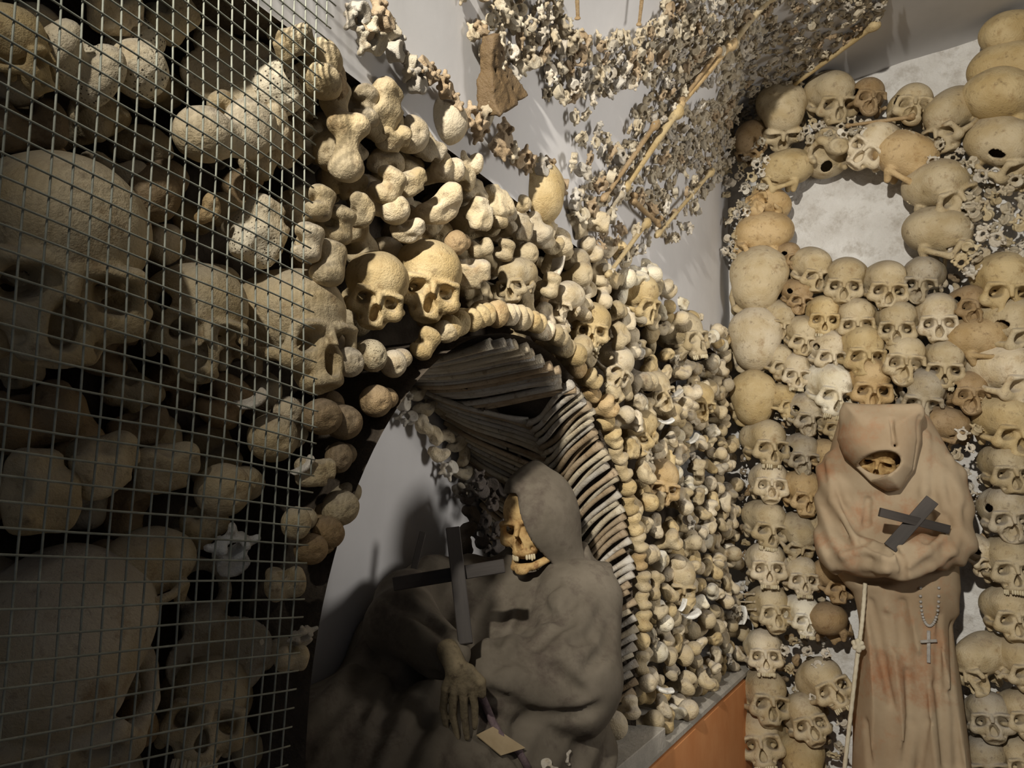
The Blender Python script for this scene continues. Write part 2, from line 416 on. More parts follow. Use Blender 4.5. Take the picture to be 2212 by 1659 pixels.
def sacrum(X, Y, Z, s=0):       # tapering shield with paired holes
    w = np.clip(4.9-.42*(4-Z), .9, 5.2)
    d = np.maximum(np.maximum(np.abs(X)-w, np.abs(Y-.03*Z*Z)-1.25-.12*Z*.5), np.abs(Z)-5.6)*.85-.2
    for i in range(4):
        zz = 3.4-2.0*i
        d = ss(d, np.maximum(np.sqrt((np.abs(X)-1.75+.2*i)**2+(Z-zz)**2)-.28, np.abs(Y)-4), .3)
        d = ss(d, ell(X, Y, Z, (0, -1.6, zz-1.0), (1.4, .5, .25)), .3)
    d = su(d, ell(X, Y, Z, (0, .6, 5.6), (2.4, 1.7, .9)), .5)
    return d + .2*wob(X, Y, Z, 1.5, 81) + rug(X, Y, Z, 82, 2.4)
def shard(X, Y, Z, s=0):
    d = rbox(X, Y-.12*X*X, Z, (0, 0, 0), (2.2, .32, 1.1), .3)
    return d + .28*wob(X, Y, Z, 1.5, 91+s)
def femur(X, Y, Z, s=0):        # whole long bone along Z
    bow = .012*(Z*Z-18*18)*.2
    d = cap(X, Y-bow, Z, (0, 0, -15), (0, 0, 15), 1.15, 1.0)
    d = su(d, ell(np.abs(X), Y, Z, (1.25, .4, -17), (1.35, 1.7, 2.0)), 1.6)
    d = su(d, cap(X, Y, Z, (0, 0, 14.5), (1.9, 0, 17.5), 1.1, 1.0), 1.2)
    d = su(d, ell(X, Y, Z, (2.6, 0, 18.2), (1.5, 1.5, 1.5)), .5)
    d = su(d, ell(X, Y, Z, (-1.0, 0, 16.6), (1.2, 1.2, 1.8)), .8)
    return d
def shin(X, Y, Z, s=0):
    w = 1.0
    d = cap(X, Y, Z, (0, 0, -15), (0, 0, 14), .82, 1.05)
    d = su(d, ell(X, Y, Z, (0, .2, 15.8), (2.3, 1.8, 1.5)), 2.0)
    d = su(d, ell(X, Y, Z, (.3, 0, -16), (1.4, 1.3, 1.3)), 1.4)
    return d + .05*wob(X, Y, Z, 1.2, 95)
P = {}
P['condyle'] = [mk('joint_end', lambda X, Y, Z, s=s: condyle(X, Y, Z, s), (-4.4, -3.8, -8.4, 4.4, 3.8, 3.4), .0032, BONE) for s in (0, 2)]
P['ball'] = [mk('ball_joint', ballhead, (-3, -3, -7.2, 5.2, 3.2, 2.9), .0030, BONE)]
P['plateau'] = [mk('joint_end', plateau, (-4.4, -3.6, -8, 4.4, 3.6, 2.4), .0032, BONE)]
P['ankle'] = [mk('ankle_bone', lambda X, Y, Z, s=s: ankle(X, Y, Z, s), (-3.8, -2.8, -2.8, 3.8, 3.2, 2.8), .0026, BONE) for s in (0, 1, 2)]
P['knuckle'] = [mk('knuckle_bone', lambda X, Y, Z, s=s: knuckle(X, Y, Z, s), (-2.4, -2, -3.8, 2.4, 2, 3.2), .0024, BONE) for s in (0, 1)]
P['vert'] = [mk('vertebra', lambda X, Y, Z, s=s: vertebra(X, Y, Z, s), (-4, -3, -1.9, 4, 5.1, 1.9), .0026, PALE) for s in (0, 1)]
P['neck'] = [mk('vertebra', neckbone, (-3.6, -2.4, -1.5, 3.6, 4, 1.5), .0024, PALE)]
LOWV = [mk('vertebra', vertebra, (-4, -3, -1.9, 4, 5.1, 1.9), .0042, PALE), mk('vertebra', neckbone, (-3.6, -2.4, -1.5, 3.6, 4, 1.5), .0040, PALE)]
P['hip'] = [mk('hip_bone', hipbone, (-8.4, -3.6, -11, 8.4, 5.2, 11.6), .0036, BONE)]
P['sacrum'] = [mk('sacrum', sacrum, (-6, -3.4, -6.6, 6, 4, 7), .0032, BONE)]
P['shard'] = [mk('bone_shard', lambda X, Y, Z, s=s: shard(X, Y, Z, s), (-3, -1.4, -2, 3, 2, 2), .0024, PALE) for s in (0, 1)]
P['femur'] = [mk('long_bone', femur, (-3.4, -3, -19.6, 4.6, 3, 20.2), .0034, BONE)]
P['shin'] = [mk('long_bone', shin, (-3, -2.6, -18, 3, 2.6, 18), .0034, BONE)]
PORES = {}
for k in ('condyle', 'plateau', 'ball'):
    m_ = P[k][0].copy(); m_.materials.clear(); m_.materials.append(PORE); PORES[k] = m_
# ------------------------------------------------------------------ the setting
R_ = random.Random(7)
AC, AZ, AR = -1.58, 1.37, .51            # niche arch: centre y, springing z, radius
NB = -.34                                # back plane of the niche
def archpt(deg, r=AR):
    if deg < 0: return AC+r, AZ+radians(deg)*r
    if deg > 180: return AC-r, AZ-radians(deg-180)*r
    return AC+r*cos(radians(deg)), AZ+r*sin(radians(deg))
def struct(name, me, label=None, parent=None):
    o = link(name, me, parent); o['kind'] = 'structure'
    if label: o['label'] = label
    return o
ARCHP = [archpt(a) for a in range(-24, 205, 3)]
# left wall: backing painted shade-dark behind the bones, cut out round the niche
n = len(ARCHP)
V = []; Fs = []; ny_, nz_ = 110, 60
for j in range(nz_+1):
    for i in range(ny_+1): V.append((-.20, -3.9+3.96*i/ny_, 2.11*j/nz_))
for j in range(nz_):
    for i in range(ny_):
        y = -3.9+3.96*(i+.5)/ny_; z = 2.11*(j+.5)/nz_
        if (z > AZ and math.hypot(y-AC, z-AZ) < AR-.02) or (1.15 < z <= AZ and abs(y-AC) < AR-.02): continue
        a = j*(ny_+1)+i; Fs.append((a, a+1, a+ny_+2, a+ny_+1))
b = len(V); V += [(-.20, -3.9, 2.11), (-.20, .06, 2.11), (.0, .06, 2.11), (.0, -3.9, 2.11)]; Fs.append((b, b+1, b+2, b+3))
struct('wall_left', mesh('wall_left', V, Fs, SHADEBACK, False))
V = []; Fs = []
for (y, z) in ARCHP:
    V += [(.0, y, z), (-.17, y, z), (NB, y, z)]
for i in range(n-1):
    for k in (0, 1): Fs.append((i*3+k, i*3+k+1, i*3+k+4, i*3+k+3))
struct('trim_1', mesh('niche_soffit', V, Fs, SHADEBACK), 'dark soffit of the arched niche')
struct('wall_niche', mesh('wall_niche', [(NB, -2.3, 1.0), (NB, -.85, 1.0), (NB, -.85, 2.0), (NB, -2.3, 2.0)], [(0, 1, 2, 3)], PLASTER, False))
struct('floor_niche', boxmesh('floor_niche', (.40, 1.1, .04), GREYP)).location = (-.15, AC, 1.13)
# back wall
V = []; Fs = []; nx, nz = 60, 90
for j in range(nz+1):
    for i in range(nx+1):
        x = -.24+2.56*i/nx; z = 3.5*j/nz
        V.append((x, .062+.010*mnoise.noise((x*7, 2.2, z*7))+.006*mnoise.noise((x*19, 5, z*19)), z))
for j in range(nz):
    for i in range(nx): Fs.append((j*(nx+1)+i, j*(nx+1)+i+1, (j+1)*(nx+1)+i+1, (j+1)*(nx+1)+i))
struct('wall_back', mesh('wall_back', V, Fs, ROUGH))
# vault
AY = [(-4, 1.15), (-2.4, 1.1), (-1.86, .86), (-1.8, .76), (-1.3, .72), (-.8, .50), (-.35, .20), (0, .06), (.1, .06)]
def a_of(y):
    for (y0, a0), (y1, a1) in zip(AY, AY[1:]):
        if y <= y1: return a0+(a1-a0)*max(0, (y-y0)/(y1-y0))
    return .06
V = []; Fs = []
ys = np.linspace(-3.9, .09, 130); th = np.linspace(0, pi/2, 22); xs_ = np.linspace(.12, 2.3, 10)
nc = len(th)+len(xs_)
for y in ys:
    a = a_of(y)
    for t in th: V.append((a*(1-cos(t)), y, 2.105+.915*sin(t)))
    for x in xs_: V.append((a+x, y, 3.02+.12*x))
for j in range(len(ys)-1):
    for i in range(nc-1): Fs.append((j*nc+i, j*nc+i+1, (j+1)*nc+i+1, (j+1)*nc+i))
struct('ceiling', mesh('ceiling', V, Fs, PLASTER))
from mathutils.bvhtree import BVHTree
VAULT = BVHTree.FromPolygons([Vector(v) for v in V], Fs)
def onvault(px, py, off=0.0):
    d = Vector(ray(px, py)).normalized(); h = VAULT.ray_cast(Vector(CAM), d)
    b = onback(px, py, -.05)
    if h[0] is None and b[0] < -.05: return Vector(onleft(px, py, off)), Vector((1, 0, 0))
    if h[0] is None or (Vector(b)-Vector(CAM)).length < h[3]: return Vector(b)+Vector((0, -off, 0)), Vector((0, -1, 0))
    nrm = h[1]
    if nrm.dot(d) > 0: nrm = -nrm
    return h[0]+nrm*off, nrm
# below the bones: plaster ledge, orange paint, white corner strip
o = struct('trim_2', boxmesh('plaster_ledge', (.162, 3.9, .030), GREYP, .010), 'grey plaster ledge under the bones'); o.location = (-.05, -1.93, 1.090)
o = struct('wall_lower', boxmesh('wall_lower', (.158, 3.9, 1.074), ORANGE, .004), 'orange painted wall below the plaster ledge'); o.location = (-.05, -1.93, .537)
o = struct('trim_3', boxmesh('corner_strip', (.02, .03, 1.10), ROUGH, .004), 'white plaster strip down the corner'); o.location = (.030, -.012, .55)
struct('floor', mesh('floor', [(-.2, -4, 0), (2.4, -4, 0), (2.4, .1, 0), (-.2, .1, 0)], [(0, 1, 2, 3)], GREYP, False))
struct('wall_right', mesh('wall_right', [(2.3, -4, 0), (2.3, .1, 0), (2.3, .1, 3.5), (2.3, -4, 3.5)], [(0, 1, 2, 3)], ROUGH, False))
# ------------------------------------------------------------------ placing bones
def facing(pos, yaw, pitch, roll):
    c = Vector(CAM)-Vector(pos); c.normalize()
    r = Vector(RT)-c*c.dot(Vector(RT)); r.normalize()
    y = -c; z = r.cross(y)
    B = Matrix((r, y, z)).transposed()
    return B @ Matrix.Rotation(radians(roll), 3, 'Y') @ Matrix.Rotation(radians(yaw), 3, 'Z') @ Matrix.Rotation(radians(pitch), 3, 'X')
def setm(o, pos, R3, s):
    if not hasattr(s, '__len__'): s = (s, s, s)
    o.matrix_basis = Matrix.Translation(Vector(pos)) @ R3.to_4x4() @ Matrix.Diagonal((*s, 1))
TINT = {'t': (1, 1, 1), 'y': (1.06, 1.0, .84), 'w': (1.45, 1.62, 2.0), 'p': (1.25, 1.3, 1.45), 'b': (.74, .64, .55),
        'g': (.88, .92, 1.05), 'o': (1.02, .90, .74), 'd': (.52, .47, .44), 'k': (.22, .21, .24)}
SKULLS = []
def skull(px, py, w, yaw, pitch, roll, v, tint, label, wall='b', off=None, teeth=None, fine=False, group=None):
    off = (.05 if wall == 'b' else .0) if off is None else off
    p = onback(px, py, off) if wall == 'b' else onleft(px, py, off)
    z = proj(p)[2]; s = w*z/FPX/.136
    rr = random.Random(px*31+py)
    if -6 < pitch < 21: pitch -= 12
    me = SKF[v] if fine and v < 3 else SK[v]
    k = TINT[tint]; j = rr.uniform(.9, 1.1)
    o = link('skull', me, color=tuple(c*j for c in k))
    setm(o, p, facing(p, yaw, pitch, roll), (s*rr.uniform(.97, 1.03), s*rr.uniform(.95, 1.05), s*rr.uniform(.97, 1.04)))
    props(o, label, 'skull', group)
    if v == 0:
        t = link('upper_teeth', TEETH[(px+py) % 3 if teeth is None else teeth], o, color=(1, 1, 1))
    SKULLS.append((px, py, w, wall))
    return o
W_ = 'skulls set round the plaster roundel'
Rw = 'skulls stacked in rows on the back wall'
for a in [
 (1688, 250, 96, 8, 38, -4, 1, 't', 'tan skull bowed down at the upper left of the wreath, nearest the vault bones'),
 (1795, 215, 92, 22, 8, 0, 1, 't', 'skull with brown stained temple at the top of the wreath'),
 (1870, 220, 74, 15, -30, 5, 2, 'b', 'small dark brown broken skull right of the stained-temple skull'),
 (1968, 240, 88, 5, -35, 4, 2, 't', 'upturned skull with exposed base below the rough upper plaster'),
 (2060, 258, 100, -40, 15, -25, 1, 't', 'skull turned left with hooked cheekbone at the upper right of the wreath'),
 (2165, 236, 128, 150, 20, 0, 3, 'y', 'smooth yellow cranium at the right edge, lowest of three stacked'),
 (2180, 168, 112, 60, 10, -10, 3, 'y', 'yellow cranium at the right edge, middle of three stacked'),
 (2195, 92, 100, 90, 0, 5, 3, 'y', 'yellow cranium in the top right corner, highest of three stacked'),
 (2164, 328, 112, 45, 28, -18, 2, 't', 'pale skull turned right with broken face, below the smooth yellow cranium'),
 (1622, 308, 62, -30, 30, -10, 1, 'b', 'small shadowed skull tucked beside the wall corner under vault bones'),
 (1790, 332, 88, 15, -70, 10, 1, 't', 'skull showing its underside at the upper inner edge of the wreath'),
 (1886, 318, 92, -12, 10, 34, 1, 'p', 'pale skull leaning right with round dark eyes, top inner wreath'),
 (1953, 357, 102, 80, 10, 20, 0, 'o', 'orange skull in profile facing right, inner right of the wreath'),
 (2031, 416, 112, 34, 20, -24, 0, 't', 'large tan skull tilted left, looking right over the plaster roundel'),
 (2028, 520, 108, 75, 15, 0, 3, 't', 'tan cranium with porous vertebrae heaped against its face'),
 (1696, 380, 86, -80, 10, -10, 1, 'y', 'yellow skull in profile facing left, inner left of the wreath'),
 (1657, 446, 72, -40, -50, -20, 2, 'o', 'brown skull showing its broken base, left side of the wreath'),
 (1645, 520, 90, -70, 25, 20, 1, 'o', 'tan cranium facing left among vertebrae at the lower left of wreath'),
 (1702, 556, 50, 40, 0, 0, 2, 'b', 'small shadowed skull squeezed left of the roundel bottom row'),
 ]: skull(*a, group=W_)
for a in [
 (1638, 618, 112, -8, 62, 4, 0, 't', 'big cranium by the corner with cheek arch showing, highest of three'),
 (1632, 742, 102, 0, 80, -2, 0, 'p', 'big pale cranium crown by the corner, middle of three'),
 (1626, 866, 92, 4, 85, 0, 3, 'y', 'big yellow cranium crown by the corner, lowest of three'),
 (1752, 584, 78, 28, 12, 8, 1, 't', 'skull at the left end of the row under the roundel'),
 (1826, 610, 84, -2, 6, 2, 1, 't', 'front-facing skull second from left in the row under the roundel'),
 (1914, 619, 88, 8, 6, 3, 1, 't', 'front-facing skull third from left in the row under the roundel'),
 (1993, 606, 80, -5, 8, 4, 2, 'g', 'whitened broken-faced skull at the right end of row under the roundel'),
 (2168, 618, 112, 14, 8, 2, 0, 'y', 'large skull at the right edge under the dark gap'),
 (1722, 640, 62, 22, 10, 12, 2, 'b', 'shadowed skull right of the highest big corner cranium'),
 (1778, 684, 70, 6, 6, 2, 0, 'y', 'narrow skull at the left of the second row'),
 (1850, 694, 80, 3, 6, -2, 1, 't', 'front-facing skull with wide brow, second row, above the stained one'),
 (1939, 703, 84, -2, 6, 0, 1, 't', 'square front-facing tan skull in the middle of the second row'),
 (2025, 690, 86, 4, 6, -2, 1, 'p', 'pinkish front-facing skull right of the square tan one'),
 (2091, 668, 76, 20, -25, 8, 2, 'b', 'brown crumbled skull between pinkish skull and large right-edge skull'),
 (2182, 712, 108, 40, 15, -6, 2, 't', 'large skull at the right edge with its cheek broken'),
 (2118, 748, 100, 85, 10, -4, 1, 'o', 'tan skull in profile facing right, beside the right-edge skulls'),
 (1676, 690, 66, 30, 15, 14, 1, 't', 'half-hidden skull between two highest big corner craniums'),
 (1732, 726, 70, 16, 14, 12, 1, 't', 'tilted skull right of the pale corner crown'),
 (1786, 762, 76, 18, 8, 6, 2, 'p', 'skull with broken cheek left of the stained ochre one'),
 (1857, 762, 94, 18, 5, 4, 1, 'y', 'ochre stained skull looking right in the third row'),
 (1950, 786, 94, 6, -18, 6, 2, 't', 'skull with open palate tipped back in the third row'),
 (2042, 786, 86, 0, 14, 2, 0, 't', 'long-faced skull facing front in the third row'),
 (1676, 782, 62, 34, 10, 10, 1, 't', 'half-hidden skull right of pale corner crown, above white-jawed one'),
 (1714, 804, 66, 16, 5, 6, 0, 'p', 'skull with whitened jaw near the lowest corner crown'),
 (1790, 842, 92, 26, 8, 12, 0, 'w', 'bright white skull above the left of the hood'),
 (1876, 830, 92, 14, 12, 4, 1, 'o', 'tan skull just above the hooded figure'),
 (1993, 856, 92, 4, 16, 8, 2, 'g', 'grey skull above the right of the hood'),
 (2091, 856, 80, 12, -20, 4, 2, 'b', 'brown crumbled skull right of the hood'),
 (2172, 816, 116, 44, 10, 4, 1, 'p', 'big skull with white jaw at the right edge'),
 (1684, 868, 60, 46, 8, 4, 0, 'y', 'skull half behind the lowest yellow corner crown'),
 (1738, 894, 74, 24, 12, 8, 2, 'g', 'grey skull looking right left of the hood'),
 (1800, 916, 62, 18, 10, 4, 1, 't', 'skull partly covered by the hood edge'),
 (1652, 960, 86, 22, 4, 4, 0, 't', 'tan skull with dark eyes under the lowest corner crown'),
 (1731, 982, 72, 14, 10, 6, 2, 'g', 'grey skull with crumbled face left of the robed shoulder'),
 (1782, 990, 62, 30, 10, 8, 1, 'o', 'orange skull mostly behind the robed shoulder'),
 (1662, 1046, 78, 6, -2, 4, 1, 'p', 'pale round-faced skull in the corner column, above the tan one'),
 (1734, 1066, 78, 22, 12, 8, 1, 'o', 'brown skull left of the brown sleeve top'),
 (1652, 1132, 84, 22, 12, 10, 0, 't', 'tan tall-browed skull in the corner column at sleeve height'),
 (1722, 1158, 72, 26, 26, 14, 0, 't', 'skull leaning right beside the tall-browed one'),
 (1786, 1150, 60, 30, 10, 0, 2, 't', 'skull fragment showing behind the brown sleeve'),
 (1656, 1222, 82, 6, 4, 2, 0, 'p', 'pale front-facing skull in the corner column below sleeve height'),
 (1728, 1246, 74, 14, 6, 4, 0, 'p', 'whitish skull left of the elbow of the standing figure'),
 (1800, 1254, 72, 30, 16, 10, 1, 'b', 'brown skull under the elbow of the standing figure'),
 (1662, 1318, 82, 20, 4, 2, 1, 't', 'tan skull in the corner column beside protruding long bones'),
 (1731, 1330, 72, 24, 10, 8, 0, 'w', 'bright white skull left of the rope belt'),
 (1794, 1352, 78, 160, 10, 0, 3, 'b', 'dark brown cranium turned away beside the rope'),
 (1650, 1410, 78, 4, 6, 2, 0, 'p', 'pale front-facing skull near the foot of the corner column'),
 (1650, 1508, 96, 18, 8, 8, 1, 't', 'broad tan skull second from bottom in corner column'),
 (1782, 1480, 92, 16, 10, -22, 0, 't', 'skull tilted left beside the knotted rope'),
 (1742, 1556, 88, 8, 8, -12, 1, 't', 'tan skull at the lower left of the tilted one'),
 (1646, 1598, 98, -4, 6, -4, 0, 't', 'large dark-eyed skull at the bottom of the corner column'),
 (1736, 1648, 86, 0, 60, 0, 1, 'y', 'skull crown cut by the bottom edge of the view'),
 (2172, 920, 108, 30, 14, 4, 1, 'y', 'bright yellow-browed skull at the right edge beside the hood'),
 (2176, 1014, 96, 16, 8, 2, 1, 't', 'tan skull at the right edge at chest height of the figure'),
 (2174, 1112, 96, 14, 8, 2, 2, 'g', 'skull with cracked crown at the right edge beside the sleeve'),
 (2176, 1220, 98, 18, 8, 4, 0, 't', 'tan skull at the right edge at elbow height'),
 (2180, 1326, 96, 18, 10, 6, 1, 't', 'tan skull at the right edge beside bare plaster'),
 (2106, 1196, 62, 60, 20, 20, 2, 'p', 'pale skull fragment behind the right elbow of the figure'),
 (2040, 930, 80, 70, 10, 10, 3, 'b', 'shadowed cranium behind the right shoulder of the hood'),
 (2126, 1432, 92, -50, 22, 6, 2, 't', 'skull with broken face right of the skirt, below bare plaster'),
 (2196, 1432, 90, 30, 20, 0, 1, 't', 'right-edge skull level with the rosary cross, half cut off'),
 (2138, 1552, 90, 4, 4, 2, 1, 'g', 'grey front-facing skull right of the robe hem'),
 (2204, 1546, 84, 20, 6, 4, 1, 't', 'tan skull at the right edge near the bottom'),
 (2134, 1646, 88, 0, 20, 0, 2, 'g', 'grey skull cut by the bottom edge right of the robe'),
 (2206, 1644, 84, 10, 10, 0, 1, 't', 'tan skull in the bottom right corner'),
 ]: skull(*a, group=Rw)
H_ = 'skulls built into the left wall'
for a in [
 (1148, 432, 118, 30, 40, 20, 1, 'y', 'yellow cranium crowning the heap under the vault, bones resting on it', 'l', -.02),
 (1368, 645, 88, 60, 10, 10, 1, 'y', 'yellow skull in profile on top of the heap below the diagonal bones', 'l', .0),
 (1472, 730, 84, 50, 0, -4, 0, 't', 'tan skull on top of the heap nearest the corner', 'l', .0),
 (922, 610, 138, 10, 6, 14, 1, 'y', 'big yellow skull with empty eyes over the niche arch, right of two', 'l', -.02, None, True),
 (812, 628, 126, 8, 12, 16, 1, 'y', 'big skull with empty eyes over the niche arch, left of two', 'l', -.02, None, True),
 (1116, 606, 78, -24, 10, -8, 1, 't', 'grey-tan skull looking down left above the arch top', 'l', .0),
 (1276, 706, 82, 6, 6, 10, 0, 'y', 'orange-tan skull with open mouth right of the arch ring', 'l', .0),
 (1322, 790, 76, 40, 0, 40, 0, 'p', 'toppled pale skull with teeth beside the arch ring', 'l', .0),
 (1222, 652, 66, -20, 20, 10, 2, 'p', 'broken skull piece with round eye hole above the orange-tan skull', 'l', .0),
 (1410, 846, 74, 40, 20, -20, 2, 't', 'crumbled skull wedged mid heap below the toppled one', 'l', .0),
 (1506, 868, 66, 30, 10, 8, 2, 'y', 'yellow one-eyed skull piece near the corner', 'l', .0),
 (1378, 936, 78, -16, 20, -14, 1, 'y', 'yellow skull with bright hole in its crown beside the arch ring', 'l', .0),
 (1422, 1040, 80, 24, 16, 10, 1, 'o', 'orange-tan skull mid heap facing right', 'l', .0),
 (1462, 1250, 74, 26, 22, 6, 1, 't', 'tan skull sunk in the heap level with the figure shoulder', 'l', .0),
 ]: skull(*a, group=H_)
G_ = 'skulls behind the wire mesh'
for a in [
 (630, 722, 215, 38, 0, 6, 1, 't', 'large skull at the mesh edge facing right with gaping eye and nose', 'l', -.06, None, True),
 (424, 700, 205, 12, 4, 14, 2, 't', 'large broken-nosed skull in the middle behind the mesh', 'l', -.08, None, True),
 (128, 560, 350, 8, 14, 12, 1, 't', 'huge near skull at the left edge behind the mesh', 'l', -.09, None, True),
 (8, 110, 150, 70, 10, 0, 1, 'y', 'cranium cut by the left edge near the top, behind the mesh', 'l', -.07, None, True),
 (312, 1250, 165, -40, 20, -10, 1, 't', 'dim skull looking down left, lower middle behind the mesh', 'l', -.08, None, True),
 (140, 1440, 330, -10, 50, -8, 1, 'g', 'dim large cranium at the lower left behind the mesh', 'l', -.09, None, True),
 (440, 1540, 185, 6, 4, 8, 0, 't', 'dim skull with teeth at the bottom behind the mesh', 'l', -.08, None, True),
 ]: skull(*a, group=G_)
WID = {'condyle': .073, 'ball': .047, 'plateau': .07, 'ankle': .062, 'knuckle': .036, 'vert': .066, 'neck': .06, 'hip': .16, 'sacrum': .10, 'shard': .046, 'femur': .38, 'shin': .34}
NAMES = {'condyle': 'joint_end', 'ball': 'ball_joint', 'plateau': 'joint_end', 'ankle': 'ankle_bone', 'knuckle': 'knuckle_bone', 'vert': 'vertebra', 'neck': 'neck_vertebra', 'hip': 'hip_bone', 'sacrum': 'sacrum', 'shard': 'bone_shard', 'femur': 'long_bone', 'shin': 'long_bone'}
CATS = {'condyle': 'bone', 'ball': 'bone', 'plateau': 'bone', 'ankle': 'bone', 'knuckle': 'bone', 'vert': 'vertebra', 'neck': 'vertebra', 'hip': 'bone', 'sacrum': 'bone', 'shard': 'bone shard', 'femur': 'long bone', 'shin': 'long bone'}
TONE = {'t': 'tan', 'g': 'grey', 'p': 'pale', 'b': 'brown', 'y': 'yellow', 'o': 'orange-tan', 'w': 'white', 'd': 'dusky', 'k': 'black'}
FORM = {'vert': 'pronged vertebra', 'neck': 'ring-shaped vertebra', 'condyle': 'two-lobed bone', 'ball': 'ball-shaped bone', 'knuckle': 'waisted bone', 'ankle': 'lumpy bone', 'plateau': 'blocky bone'}
def near(px, py, marks):
    return min(marks, key=lambda m: (m[0]-px)**2+(m[1]-py)**2)[2]
HEAPM = [(1276, 706, 'the open-mouthed skull'), (1322, 790, 'the toppled toothy skull'), (1410, 846, 'the crumbled skull'), (1506, 868, 'the one-eyed skull piece'), (1378, 936, 'the bright-holed skull'), (1422, 1040, 'the orange-tan right-facing skull'),
         (1462, 1250, 'the sunken tan skull'), (1472, 730, 'the topmost corner skull'), (1368, 645, 'the profile skull on top'), (1116, 606, 'the down-looking skull'), (1560, 1000, 'the white corner chips'), (1590, 1160, 'the wall corner at sleeve height'), (1590, 1300, 'the three small long bones'),
         (1550, 1430, 'the orange paint corner'), (1400, 1500, 'the ledge'), (1370, 1350, 'the dark shoulder'), (1360, 1130, 'the foot of the arch ring'), (1500, 1130, 'the middle of the heap edge')]
VAULTM = [(1040, 60, 'left end of the garland'), (1130, 100, 'hanging sacrum side'), (1220, 150, 'left upright bone'), (1340, 130, 'right upright bone'), (1430, 90, 'garland and band crossing'), (1380, 320, 'yellow middle bone'), (1500, 150, 'orange-tan bone'),
          (1600, 40, 'top diagonal bone'), (1330, 350, 'thin dark bone'), (1460, 420, 'slim yellow lower bone'), (1640, 240, 'corner end bone'), (1790, 100, 'slim yellow edge bone'), (1700, 60, 'gap at the top of band'), (1560, 270, 'middle of the band'), (1260, 450, 'grey foot bone')]
ORD = ['first', 'second', 'third', 'fourth', 'fifth', 'sixth', 'seventh', 'eighth', 'ninth', 'tenth', 'eleventh', 'twelfth', 'thirteenth', 'fourteenth', 'fifteenth', 'sixteenth', 'seventeenth', 'eighteenth', 'nineteenth']
def ordn(i):
    if i < 19: return ORD[i]
    t = (i+1)//10; u = (i+1) % 10
    return ('twentieth', 'thirtieth', 'fortieth')[t-2] if u == 0 else ('twenty-', 'thirty-', 'forty-')[t-2]+ORD[u-1]
def basis(n, up=(0, 0, 1)):
    z = Vector(n).normalized(); u = Vector(up); x = u.cross(z)
    if x.length < 1e-3: x = Vector((1, 0, 0)).cross(z)
    x.normalize(); y = z.cross(x)
    return Matrix((x, y, z)).transposed()
def put(kind, pos, n, roll, tilt, yaw, s, tint, label, group, pore=False, var=None, up=(0, 0, 1)):
    rr = random.Random(int(abs(pos[0]*7919+pos[1]*104729+pos[2]*1299709)*100))
    me = PORES[kind] if pore else P[kind][(rr.randrange(9) if var is None else var) % len(P[kind])]
    k = TINT[tint] if isinstance(tint, str) else tint; j = rr.uniform(.85, 1.15)
    o = link(NAMES[kind], me, color=tuple(c*j for c in k))
    R3 = basis(n, up) @ Matrix.Rotation(radians(roll), 3, 'Z') @ Matrix.Rotation(radians(tilt), 3, 'X') @ Matrix.Rotation(radians(yaw), 3, 'Y')
    sc = (s*rr.uniform(.92, 1.08), s*rr.uniform(.92, 1.08), s*rr.uniform(.92, 1.08))
    setm(o, pos, R3, sc)
    return props(o, label, CATS[kind], group)
def bone(kind, px, py, w, roll, tilt, yaw, tint, label, off=0.0, group='large bones packed into the left wall', pore=False, var=None):
    p = onleft(px, py, off); z = proj(p)[2]
    c = Vector(CAM)-Vector(p); c.normalize(); n = (c+Vector((.5, 0, 0))).normalized()
    SKULLS.append((px, py, w, 'l'))
    return put(kind, p, n, roll, tilt, yaw, w*z/FPX/WID[kind], tint, label, group, pore, var)
